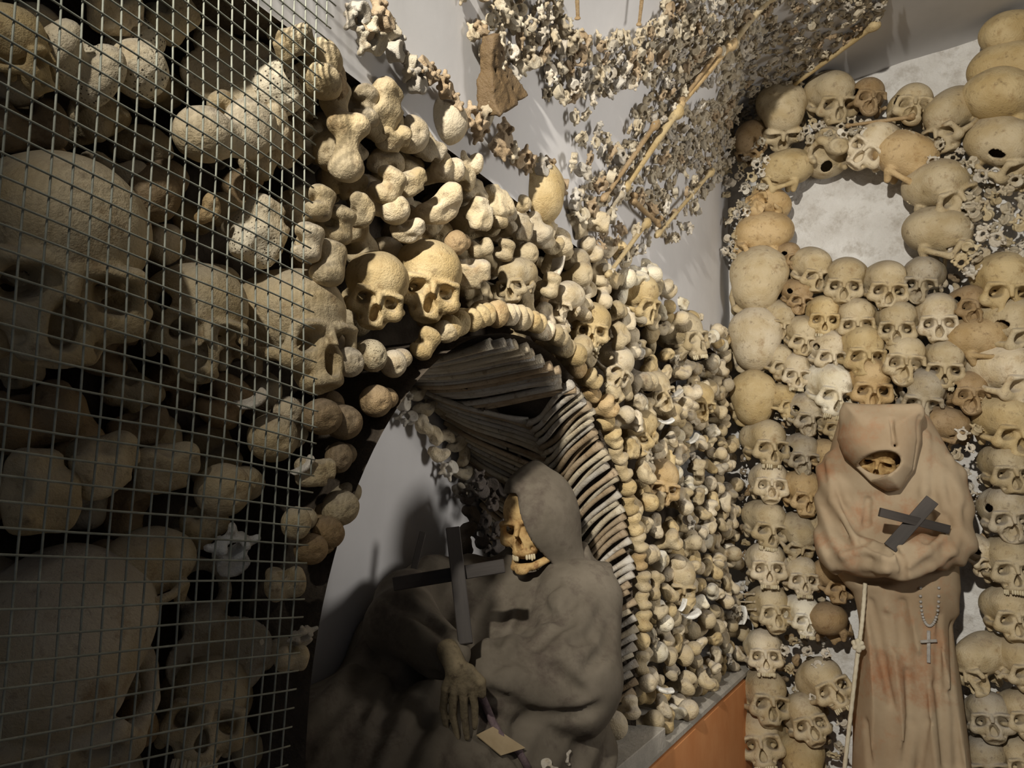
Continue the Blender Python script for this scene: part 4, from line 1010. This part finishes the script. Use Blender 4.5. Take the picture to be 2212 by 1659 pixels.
for (px, py) in [(862, 832), (900, 850), (932, 866), (956, 884), (884, 902), (912, 916), (940, 938), (966, 942), (990, 960), (1004, 986), (946, 982), (972, 1012), (1032, 978), (1036, 1004), (874, 868), (1002, 1024), (992, 1058), (918, 884), (1018, 1046)]:
    p = onleft(px, py, NB+.03)
    kd = RNG.choice(['vert', 'ankle', 'ankle']); tn = RNG.choice('gp')
    put(kd, p, (1, -.4, 0), RNG.uniform(0, 360), RNG.uniform(-30, 30), RNG.uniform(-30, 30), RNG.uniform(.70, .85), tn, '%s %s looped on the niche back, at the %s' % (TONE[tn], FORM[kd], near(px, py, [(870, 850, 'upper left start of the loop'), (940, 870, 'top beneath the straight ribs'), (900, 905, 'loop inner side'), (950, 960, 'lower left bulge'), (1000, 970, 'middle beside the herringbone'), (1010, 1040, 'end over the dark clump')])), 'bones looped on the niche back')
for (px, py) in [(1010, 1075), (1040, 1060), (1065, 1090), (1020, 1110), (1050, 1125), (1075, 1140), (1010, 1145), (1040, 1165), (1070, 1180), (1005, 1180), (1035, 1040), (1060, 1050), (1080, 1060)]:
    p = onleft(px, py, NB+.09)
    put(RNG.choice(['vert', 'ankle', 'neck']), p, (1, -.4, 0), RNG.uniform(0, 360), RNG.uniform(-30, 30), RNG.uniform(-30, 30), RNG.uniform(.75, .95), 'k', 'black-tinted small bone in the dark clump behind the reclining figure', 'black-tinted bones behind the figure')  # tint turns the whole clump nearly black
# ------------------------------------------------------------------ robed figures
def poly2(X, Z, poly):
    d = np.full(X.shape, 1e9); s = np.ones(X.shape); n = len(poly); j = n-1
    for i in range(n):
        ax, az = poly[i]; bx, bz = poly[j]
        ex, ez = bx-ax, bz-az; wx, wz = X-ax, Z-az
        t = np.clip((wx*ex+wz*ez)/(ex*ex+ez*ez), 0, 1)
        d = np.minimum(d, (wx-ex*t)**2+(wz-ez*t)**2)
        c1 = Z >= az; c2 = Z < bz; c3 = ex*wz > ez*wx
        s = np.where((c1 & c2 & c3) | (~c1 & ~c2 & ~c3), -s, s); j = i
    return s*np.sqrt(d)
def inflate(X, Y, Z, poly, R, T, y0):
    q = poly2(X, Z, poly)
    e = np.maximum((q+R)/R, 0)
    k = np.sqrt(e**2+((Y-y0)/T)**2)
    return (k-1)*min(R, T)
def march(f, px, py, t0, t1, step=.004):
    d = ray(px, py); t = np.arange(t0, t1, step)
    p = CAM[None]+d[None]*t[:, None]
    v = f(p[:, 0], p[:, 1], p[:, 2]); k = np.argwhere(v < 0)
    return p[k[0, 0]] if len(k) else None
def creases(f, lines, t0, t1, r=.006, k=.010):
    segs = []
    for ln in lines:
        pts = [march(f, x, y, t0, t1) for x, y in ln]
        pts = [p for p in pts if p is not None]
        segs += list(zip(pts, pts[1:]))
    def g(X, Y, Z):
        d = f(X, Y, Z)
        for i, (a, b) in enumerate(segs):
            lo = np.minimum(a, b)-.04; hi = np.maximum(a, b)+.04
            m = (X > lo[0]) & (X < hi[0]) & (Y > lo[1]) & (Y < hi[1]) & (Z > lo[2]) & (Z < hi[2])
            if m.any(): d[m] = ss(d[m], cap(X[m], Y[m], Z[m], a, b, r), k)
        return d
    return g
def ridges(f, lines, t0, t1, r=.006, k=.014, sink=.3):
    segs = []
    for ln in lines:
        pts = [march(f, x, y, t0, t1) for x, y in ln]
        pts = [p for p in pts if p is not None]
        segs += list(zip(pts, pts[1:]))
    def g(X, Y, Z):
        d = f(X, Y, Z)
        for a, b in segs:
            lo = np.minimum(a, b)-.04; hi = np.maximum(a, b)+.04
            m = (X > lo[0]) & (X < hi[0]) & (Y > lo[1]) & (Y < hi[1]) & (Z > lo[2]) & (Z < hi[2])
            if m.any(): d[m] = su(d[m], cap(X[m], Y[m], Z[m], a, b, r), k)
        return d
    return g
def P2(pts, o):
    return [(lambda q: (q[0], q[2]))(onback(x, y, o)) for x, y in pts]

# --- standing figure
BODY = P2([(1800, 950), (1774, 1070), (1772, 1150), (1800, 1230), (1838, 1280), (1842, 1420), (1836, 1560), (1826, 1760), (2102, 1760), (2094, 1600), (2082, 1420), (2078, 1300), (2070, 1200), (2098, 1110), (2070, 1010), (2008, 900), (1990, 886), (1822, 870)], .10)
EL = onback(1950, 1270, .1)[2]
def sb(x, y, o): return onback(x, y, o)
def robe_a(X, Y, Z):
    d = inflate(X, Y, Z, BODY, .11, .105, -.105)
    xx = X-.52
    w = np.clip((EL-Z)/.10, 0, 1)
    ph = xx*(95-25*np.clip(EL-Z, 0, .6))+2.2*np.sin(Z*5+xx*6)
    d = d + w*(.0210*np.abs(np.sin(ph*.5))-.010+.005*np.cos(ph*.37+1.3)) + .0025*wob(X, Y, Z, 22, 2)
    d = d + w*.020*np.clip(1-(EL-Z)/.25, 0, 1)
    u1 = cap(X, Y, Z, sb(1812, 1020, .13), sb(1806, 1185, .20), .062, .058)
    f1 = cap(X, Y, Z, sb(1814, 1196, .22), sb(1935, 1212, .30), .056, .046)
    u2 = cap(X, Y, Z, sb(2040, 1040, .13), sb(2058, 1165, .18), .062, .058)
    f2 = cap(X, Y, Z, sb(2046, 1180, .20), sb(1930, 1218, .32), .056, .046)
    arms = su(su(u1, f1, .03), su(u2, f2, .03), .012)
    arms = arms + .0050*np.sin(58*(X*.5+Z)+5*np.sin(20*X)) + .003*wob(X, Y, Z, 45, 9)
    return su(d, arms, .018)
robe = ridges(robe_a, [[(1800, 980), (1830, 1080), (1860, 1130)], [(1790, 1000), (1800, 1080), (1850, 1170)], [(2020, 920), (2030, 1010), (2040, 1100)], [(2050, 990), (2070, 1080), (2066, 1170)], [(2000, 940), (1996, 1060), (1990, 1110)],
                       [(1820, 1200), (1870, 1190), (1910, 1205)], [(1815, 1225), (1870, 1222), (1915, 1232)], [(2050, 1150), (2000, 1190), (1950, 1230)], [(2060, 1190), (2010, 1225), (1960, 1245)]], 1.6, 2.9, .009, .016)
robe = creases(robe, [[(1875, 1080), (1872, 1130), (1874, 1165)], [(1862, 1170), (1920, 1195)], [(1925, 1180), (1950, 1210), (1952, 1250)], [(2010, 1110), (2020, 1150), (2000, 1170)], [(1806, 1240), (1860, 1252), (1920, 1255)],
                      [(1880, 1300), (1905, 1420), (1925, 1520)], [(1950, 1300), (1945, 1400)], [(2030, 1330), (2025, 1480), (2040, 1650)], [(1990, 1420), (2000, 1560), (1985, 1659)], [(1870, 1560), (1880, 1659)], [(1960, 1450), (1965, 1560), (1950, 1659)], [(1915, 1330), (1935, 1400)], [(2055, 1350), (2060, 1500), (2070, 1650)]], 1.6, 2.9, .008, .014)
HOODP = P2([(1822, 869), (1988, 887), (1990, 950), (1976, 1015), (1944, 1058), (1916, 1060), (1880, 1040), (1850, 1012), (1822, 985), (1808, 950)], .24)
OC = sb(1893, 1004, .345)
def hood_f(X, Y, Z):
    d = inflate(X, Y, Z, HOODP, .075, .105, -.235)
    top = onback(1900, 874, .24)[2]
    d = su(d, rbox(X, Y, Z, (sb(1905, 900, .235)[0], -.215, top-.030), (.108, .085, .024), .018), .02)
    d = d + .0022*wob(X, Y, Z, 38, 6)
    c = sb(1902, 965, .225)
    d = ss(d, ell(X, Y, Z, c, (.078, .078, .085)), .006)
    a, b, e = X-OC[0], Y-OC[1], Z-OC[2]
    ca, sa = cos(.33), sin(.33)
    u, w = a*ca+e*sa, -a*sa+e*ca
    return ss(d, np.maximum(np.sqrt((u/.062)**2+(w/.034)**2)*.034-.034, np.abs(b)-.09), .006)
hood = creases(hood_f, [[(1925, 905), (1932, 960), (1940, 985)], [(1986, 900), (1982, 960), (1962, 1030)]], 1.6, 2.9, .004, .010)
fig = empty('person', (.52, -.10, .62))
props(fig, 'standing figure in brown hooded habit with folded arms holding a cross', 'person')
def part(name, me, parent, label=None):
    o = link(name, me); o.parent = parent; o.matrix_parent_inverse = Matrix.Translation(-Vector(parent.location))
    if label: o['label'] = label
    return o
part('habit', snet('habit', robe, (.24, -.40, .62), (.82, .02, 2.02), .0058, HABIT), fig, 'brown wool habit with folded sleeves')
part('hood', snet('hood', hood, (.30, -.39, 1.62), (.76, -.09, 2.02), .0046, HABIT), fig, 'brown drooping hood with dark opening')
fo = link('face', SKF[0].copy()); fo.data.materials.clear(); fo.data.materials.append(SKIN); fo.parent = fig
fo.matrix_parent_inverse = Matrix.Translation(-Vector(fig.location))
setm(fo, sb(1905, 974, .218), facing(sb(1905, 974, .218), -6, 26, 12), .80)
fo['label'] = 'dried brown face inside the hood'
rp = [(1869, 1258), (1866, 1300), (1862, 1345), (1857, 1385), (1852, 1420), (1846, 1470), (1838, 1540), (1830, 1610), (1822, 1680)]
RP = [sb(x, y, .205+.02*min(1, i/3)) for i, (x, y) in enumerate(rp)]
FINE = []
for a, b in zip(RP, RP[1:]):
    for k in range(6): FINE.append(a+(b-a)*k/6)
V, Fs = tube(FINE, [.0055+.0009*(i % 2) for i in range(len(FINE))], 8)
part('rope_belt', mesh('rope_belt', V, Fs, ROPE), fig, 'cream knotted rope hanging from the waist')
def knot(X, Y, Z):
    c = sb(1854, 1394, .235); a = c+np.array([-.010, 0, .006]); b = c+np.array([.010, 0, -.004])
    return np.minimum(np.minimum(cap(X, Y, Z, a, b, .0085), cap(X, Y, Z, c+np.array([0, -.006, .012]), c+np.array([0, 0, -.013]), .0080)), cap(X, Y, Z, c+np.array([-.009, -.004, -.006]), c+np.array([.009, -.004, .007]), .007))
kc = sb(1854, 1394, .235)
part('rope_knot', snet('rope_knot', knot, kc-.03, kc+.03, .002, ROPE), fig)
def bar(name, a, b, w, t, mat, parent=None, face=None):
    a = Vector(a); b = Vector(b); d = b-a; z = d.normalized(); f = Vector(face if face is not None else Vector(CAM)-a).normalized()
    y = (f-z*z.dot(f)).normalized(); x = y.cross(z)
    o = link(name, boxmesh(name, (w, t, d.length), mat, .0012))
    if parent: o.parent = parent; o.matrix_parent_inverse = Matrix.Translation(-Vector(parent.location))
    o.matrix_basis = Matrix.Translation((a+b)/2) @ Matrix((x, y, z)).transposed().to_4x4()
    return o
cr = empty('wooden_cross', tuple(sb(1920, 1186, .35))); props(cr, 'dark wooden cross held slanting against the brown habit', 'cross')
def onrobe(px, py, lift):
    p = march(robe, px, py, 1.6, 2.9, .002)
    return Vector(p) + (Vector(CAM)-Vector(p)).normalized()*lift
CZ = min(proj(onrobe(x, y, 0))[2] for x, y in ((1935, 1166), (2000, 1130), (1960, 1118), (1990, 1100), (2045, 1143), (1905, 1107), (2010, 1085), (1925, 1180)))
bar('upright', at(2014, 1080, CZ-.008), at(1922, 1184, CZ-.008), .036, .012, WOOD, cr)
bar('crossbar', at(1900, 1106, CZ-.012), at(2050, 1144, CZ-.012), .024, .012, WOOD, cr)
ro = empty('rosary', sb(2005, 1280, .2)); props(ro, 'bead rosary with metal crucifix hanging on the brown skirt', 'rosary')
import bmesh
bm = bmesh.new(); bmesh.ops.create_icosphere(bm, subdivisions=2, radius=.0042); bead = bpy.data.meshes.new('bead'); bm.to_mesh(bead); bm.free(); bead.materials.append(METAL)
bead.polygons.foreach_set('use_smooth', [True]*len(bead.polygons))
for i in range(25):
    a = pi*i/24
    px = 2008-20*cos(a)*(1 if i < 40 else 1); py = 1270+82*sin(a)**.75
    o = link('bead', bead, ro); o.matrix_parent_inverse = Matrix.Translation(-Vector(ro.location)); o.location = onrobe(px, py, .004)
c0 = onrobe(2006, 1362, .007); c1 = onrobe(2006, 1432, .007)
bar('crucifix_upright', c0, c1, .009, .004, METAL, ro)
bar('crucifix_arm', onrobe(1988, 1386, .014), onrobe(2024, 1384, .014), .008, .004, METAL, ro)

# --- reclining figure in the niche
def rec_a(X, Y, Z):
    d = cap(X, Y, Z, at(1195, 1310, 1.58), at(1060, 1500, 1.44), .125, .150)
    d = su(d, cap(X, Y, Z, at(1230, 1275, 1.56), at(960, 1300, 1.50), .075, .085), .05)
    d = su(d, cap(X, Y, Z, at(1020, 1540, 1.42), at(640, 1745, 1.16), .165, .150), .06)
    d = su(d, cap(X, Y, Z, at(1120, 1600, 1.42), at(860, 1800, 1.20), .17, .18), .05)
    d = su(d, cap(X, Y, Z, at(930, 1290, 1.46), at(845, 1400, 1.40), .060, .080), .05)
    a = .78*RT-.62*UP; b = .95*RT-.30*UP
    s1 = X*a[0]+Y*a[1]+Z*a[2]; s2 = X*b[0]+Y*b[1]+Z*b[2]
    w1 = wob(X, Y, Z, 9, 12)
    d = d + .0120*np.abs(np.sin(s1*52+.9*w1)) - .006 + .004*np.sin(s2*95+1.2*w1)
    a1 = su(cap(X, Y, Z, at(1245, 1300, 1.46), at(1228, 1460, 1.34), .082, .092), cap(X, Y, Z, at(1222, 1468, 1.33), at(1070, 1462, 1.27), .088, .062), .03)
    a2 = su(cap(X, Y, Z, at(870, 1292, 1.40), at(868, 1345, 1.31), .052, .056), cap(X, Y, Z, at(870, 1348, 1.30), at(965, 1412, 1.21), .056, .040), .03)
    s3 = X*UP[0]+Y*UP[1]+Z*UP[2]
    arms = np.minimum(a1, a2) + .0080*np.abs(np.sin(s3*30+s1*34+.8*w1)) - .004
    return su(d, arms, .010)
rec = ridges(rec_a, [[(900, 1480), (860, 1560), (800, 1640)], [(840, 1440), (780, 1540), (700, 1620)], [(960, 1560), (930, 1650)], [(760, 1450), (690, 1530), (640, 1600)]], .9, 2.2, .010, .022)
rec = creases(rec, [[(1060, 1440), (1110, 1415), (1160, 1392), (1215, 1345), (1235, 1300)], [(1235, 1340), (1180, 1330), (1165, 1290), (1200, 1260)], [(1150, 1340), (1130, 1390)], [(1300, 1320), (1280, 1370), (1240, 1385)],
                    [(1060, 1500), (1100, 1520), (1150, 1545), (1220, 1550), (1290, 1530)], [(850, 1300), (920, 1330), (960, 1370)], [(830, 1440), (870, 1470), (910, 1460)], [(940, 1460), (920, 1560), (880, 1650)], [(800, 1500), (760, 1580), (700, 1659)], [(1120, 1560), (1110, 1620), (1130, 1659)], [(1100, 1250), (1085, 1330), (1070, 1400)], [(1270, 1440), (1310, 1400), (1320, 1340)], [(1140, 1430), (1200, 1450), (1260, 1500)], [(870, 1470), (830, 1560), (790, 1659)]], .9, 2.2, .009, .014)
rf = empty('person', tuple(at(1000, 1640, 1.4))); rf['label'] = 'skeletal figure in dusty dark habit reclining in the niche'; rf['category'] = 'person'
lo = np.min([at(640, 1800, 1.05), at(1320, 1200, 1.7), at(1320, 1600, 1.5), at(640, 1450, 1.3), at(900, 1800, 1.1)], 0)-.05
hi = np.max([at(640, 1800, 1.05), at(1340, 1200, 1.75), at(1340, 1600, 1.2), at(640, 1450, 1.0), at(900, 1200, 1.1)], 0)+.05
lo[0] = NB+.004
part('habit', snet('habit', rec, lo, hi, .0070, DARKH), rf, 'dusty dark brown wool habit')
HC = at(1152, 1122, 1.50)
HR = facing(HC, -30, 4, -4)
hd = link('head', SKF[0].copy()); hd.data.materials.clear(); hd.data.materials.append(SKIN); hd.parent = rf; hd.matrix_parent_inverse = Matrix.Translation(-Vector(rf.location))
HS = .76
setm(hd, HC, HR, HS); hd['label'] = 'yellowed dried skull face with open jaw'
def jaw_f(X, Y, Z):
    A = np.abs(X)
    d = np.minimum(cap(A, Y, Z, (0, -8.0, -10.6), (2.6, -7.0, -10.5), .95, .95), cap(A, Y, Z, (2.6, -7.0, -10.5), (5.2, -1.6, -9.0), .95, .85))
    d = su(d, ell(X, Y, Z, (0, -8.1, -11.4), (1.8, 1.0, .9)), .5)
    d = su(d, cap(A, Y, Z, (5.2, -1.6, -9.0), (5.6, .2, -3.4), .9, .6), .6)
    return d + .06*wob(X, Y, Z, 1.5, 7)
jw = link('jaw', mk('jaw', jaw_f, (-7, -10, -13, 7, 1.6, -2.2), .0026, SKIN), hd)
tt = link('upper_teeth', TEETH[2], hd)
hx, hz = np.array(HR.col[0]), np.array(HR.col[2]); hy = np.array(HR.col[1])
def rhood(X, Y, Z):
    a = [X-HC[0], Y-HC[1], Z-HC[2]]
    u = sum(a[i]*hx[i] for i in range(3)); v = sum(a[i]*hy[i] for i in range(3)); w = sum(a[i]*hz[i] for i in range(3))
    u, v, w = u/.93, v/.93, w/.93
    d = ell(u, v, w, (.008, .012, .006), (.079, .096, .099))
    d = su(d, cap(u, v, w, (0, .03, -.02), (0, .05, -.12), .066, .080), .03)
    d = su(d, cap(u, v, w, (-.01, -.052, .074), (.004, .02, .097), .012, .02), .02)
    d = d + .0022*wob(X, Y, Z, 45, 19)
    inner = su(ell(u, v, w, (.004, .010, .002), (.0665, .087, .090)), cap(u, v, w, (0, .03, -.02), (0, .03, -.16), .058, .070), .02)
    d = ss(d, inner, .003)
    # open at the front left, the edge slanting across the brow to the throat
    keep = su(su(-(u-(.018-.22*(w-.02))), -np.minimum(w-.058, v+.085)*.8, .01), -(v-.022), .01)
    d = si(d, keep, .004)
    return si(d, -(w+.125), .004)
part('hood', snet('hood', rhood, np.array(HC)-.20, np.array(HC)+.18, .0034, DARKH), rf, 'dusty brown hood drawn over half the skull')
# hand lying on the robe, fingers hanging
def onrec(px, py, lift):
    p = march(rec, px, py, .9, 2.3, .003)
    if p is None: p = at(px, py, 1.3)
    return p + (CAM-p)/np.linalg.norm(CAM-p)*lift
W0 = onrec(975, 1420, .012); K0 = onrec(998, 1482, .022)
zt = min(proj(W0)[2], proj(K0)[2])
fing = [[(962, 1488), (957, 1530), (965, 1574)], [(981, 1494), (978, 1544), (988, 1594)], [(1001, 1492), (1003, 1542), (1009, 1594)], [(1019, 1482), (1026, 1530), (1026, 1572)]]
hs = []
for k, f_ in enumerate(fing):
    pts_ = [at(x, y, zt-.004+.006*i*(1 if i < 2 else .5)) for i, (x, y) in enumerate(f_)]
    hs.append(pts_)
th_ = [at(1012, 1450, zt), at(1038, 1474, zt-.004), at(1042, 1500, zt-.002)]
def hand_f(X, Y, Z):
    d = None
    wr = at(968, 1405, zt+.01); pm = at(984, 1440, zt)
    for k, pts_ in enumerate(hs):
        r0 = (.0062, .0067, .0067, .0062)[k]
        c = np.minimum(cap(X, Y, Z, pts_[0], pts_[1], r0, r0*.92), cap(X, Y, Z, pts_[1], pts_[2], r0*.95, r0*.62))
        c = su(c, cap(X, Y, Z, pm+(pts_[0]-pm)*.05, pts_[0], .0074, .0068), .0015)
        d = c if d is None else su(d, c, .0016)
    d = su(d, cap(X, Y, Z, wr, pm, .017, .016), .008)
    d = su(d, cap(X, Y, Z, pm, at(996, 1474, zt+.004), .014, .015), .006)
    t = np.minimum(cap(X, Y, Z, th_[0], th_[1], .0095, .0085), cap(X, Y, Z, th_[1], th_[2], .0085, .006))
    t = su(t, cap(X, Y, Z, pm, th_[0], .011, .0095), .006)
    return su(d, t, .004) + .0006*wob(X, Y, Z, 240, 23)
q = np.array([at(940, 1380, zt), at(1050, 1620, zt), at(1050, 1380, zt), at(940, 1620, zt)])
part('hand', snet('hand', hand_f, q.min(0)-.035, q.max(0)+.035, .0021, plain('dried_hand', (.125, .10, .062), (.19, .15, .09), 40, .8, .5, .002, None, (.08, .06, .038))), rf, 'thin dried hand with hanging fingers')
# belt cord below the sleeve
cp = [onrec(x, y, .004) for x, y in ((1040, 1502), (1052, 1530), (1064, 1560), (1078, 1585), (1090, 1600), (1120, 1622), (1140, 1659))]
V, Fs = tube(cp, .0062, 8); part('belt_cord', mesh('belt_cord', V, Fs, plain('mauve_cord', (.13, .09, .10), (.20, .15, .15), 120, .9, .5, .001)), rf, 'dark mauve twisted cord')
rc = empty('wooden_cross', tuple(at(1003, 1390, 1.22))); props(rc, 'large dark wooden cross lying upright on the reclining figure', 'cross')
bar('upright', at(978, 1140, 1.275), at(1006, 1392, 1.195), .0225, .010, WOOD, rc)
bar('crossbar', at(850, 1262, 1.262), at(1090, 1222, 1.252), .0215, .009, WOOD, rc)
pk = empty('wooden_stake', tuple(at(890, 1240, 1.42))); props(pk, 'thin dark wooden stake standing behind the large cross', 'stake')
bar('stake', at(914, 1148, 1.44), at(886, 1262, 1.42), .012, .012, WOOD, pk)
# card tag
tg = [onrec(x, y, .010) for x, y in ((1026, 1590), (1062, 1572), (1132, 1618), (1080, 1634))]
tn = np.cross(tg[1]-tg[0], tg[2]-tg[0]); tn /= np.linalg.norm(tn)
if tn @ (CAM-tg[0]) < 0: tn = -tn
c_ = sum(tg)/4
tg = [p - tn*((p-c_) @ tn) + tn*.004 for p in tg]
V = [p for p in tg]+[p-tn*.0018 for p in tg]
o = link('card_tag', mesh('card_tag', V, [(0, 1, 2, 3), (7, 6, 5, 4), (0, 4, 5, 1), (1, 5, 6, 2), (2, 6, 7, 3), (3, 7, 4, 0)], CARD, False))
props(o, 'plain brown card tag lying on the dark robe', 'tag')
# ------------------------------------------------------------------ wire mesh
wm = empty('wire_mesh', (.05, -2.4, 1.2)); props(wm, 'bulging galvanised wire mesh stretched over the bones at the left', 'wire mesh')
EDGE = [(740, -30), (728, 30), (712, 100), (694, 200), (676, 350), (664, 500), (662, 560), (664, 750), (666, 900), (652, 1080), (640, 1200), (628, 1450), (612, 1659), (606, 1720)]
CELL = .0158; X0 = .045; TILT = -.075
ED = [onleft(x, y, X0) for x, y in EDGE]
def yedge(z):
    e = sorted(ED, key=lambda p: p[2])
    for a, b in zip(e, e[1:]):
        if a[2] <= z <= b[2]: return a[1]+(b[1]-a[1])*(z-a[2])/(b[2]-a[2])
    return e[0][1] if z < e[0][2] else e[-1][1]
def wx(y, z):
    return X0 + .012*sin((z-1.3)*5)*cos((y+2.3)*4) + .004*mnoise.noise((y*6, z*6, 1.7))
def wz(y, z):               # lines wander a little
    return z + TILT*(y+2.1) + .003*mnoise.noise((y*5, z*9, 4.1))
z = 1.20
while z < 2.32:
    pts_ = []; y = -2.95
    while True:
        zz = wz(y, z); ye = yedge(zz)
        if y > ye: break
        pts_.append((wx(y, zz)+.0008, y, zz)); y += CELL
    zz = wz(ye, z); pts_.append((wx(ye, zz)+.0008, ye+.002, zz))
    V, Fs = tube(pts_, .00085, 5)
    o = link('horizontal_wire', mesh('horizontal_wire', V, Fs, WIRE)); o.parent = wm; o.matrix_parent_inverse = Matrix.Translation(-Vector(wm.location))
    z += CELL
y = -2.05
while y > -2.95:
    run = []; runs = []
    z = 1.20
    while z < 2.32:
        zz = wz(y, z)
        if y <= yedge(zz): run.append((wx(y, zz)-.0006, y+.0012*mnoise.noise((z*8, y*30, 2)), zz))
        elif run: runs.append(run); run = []
        z += CELL
    if run: runs.append(run)
    for run in runs:
        if len(run) < 2: continue
        V, Fs = tube(run, .0009, 5)
        o = link('vertical_wire', mesh('vertical_wire', V, Fs, WIRE)); o.parent = wm; o.matrix_parent_inverse = Matrix.Translation(-Vector(wm.location))
    y -= CELL
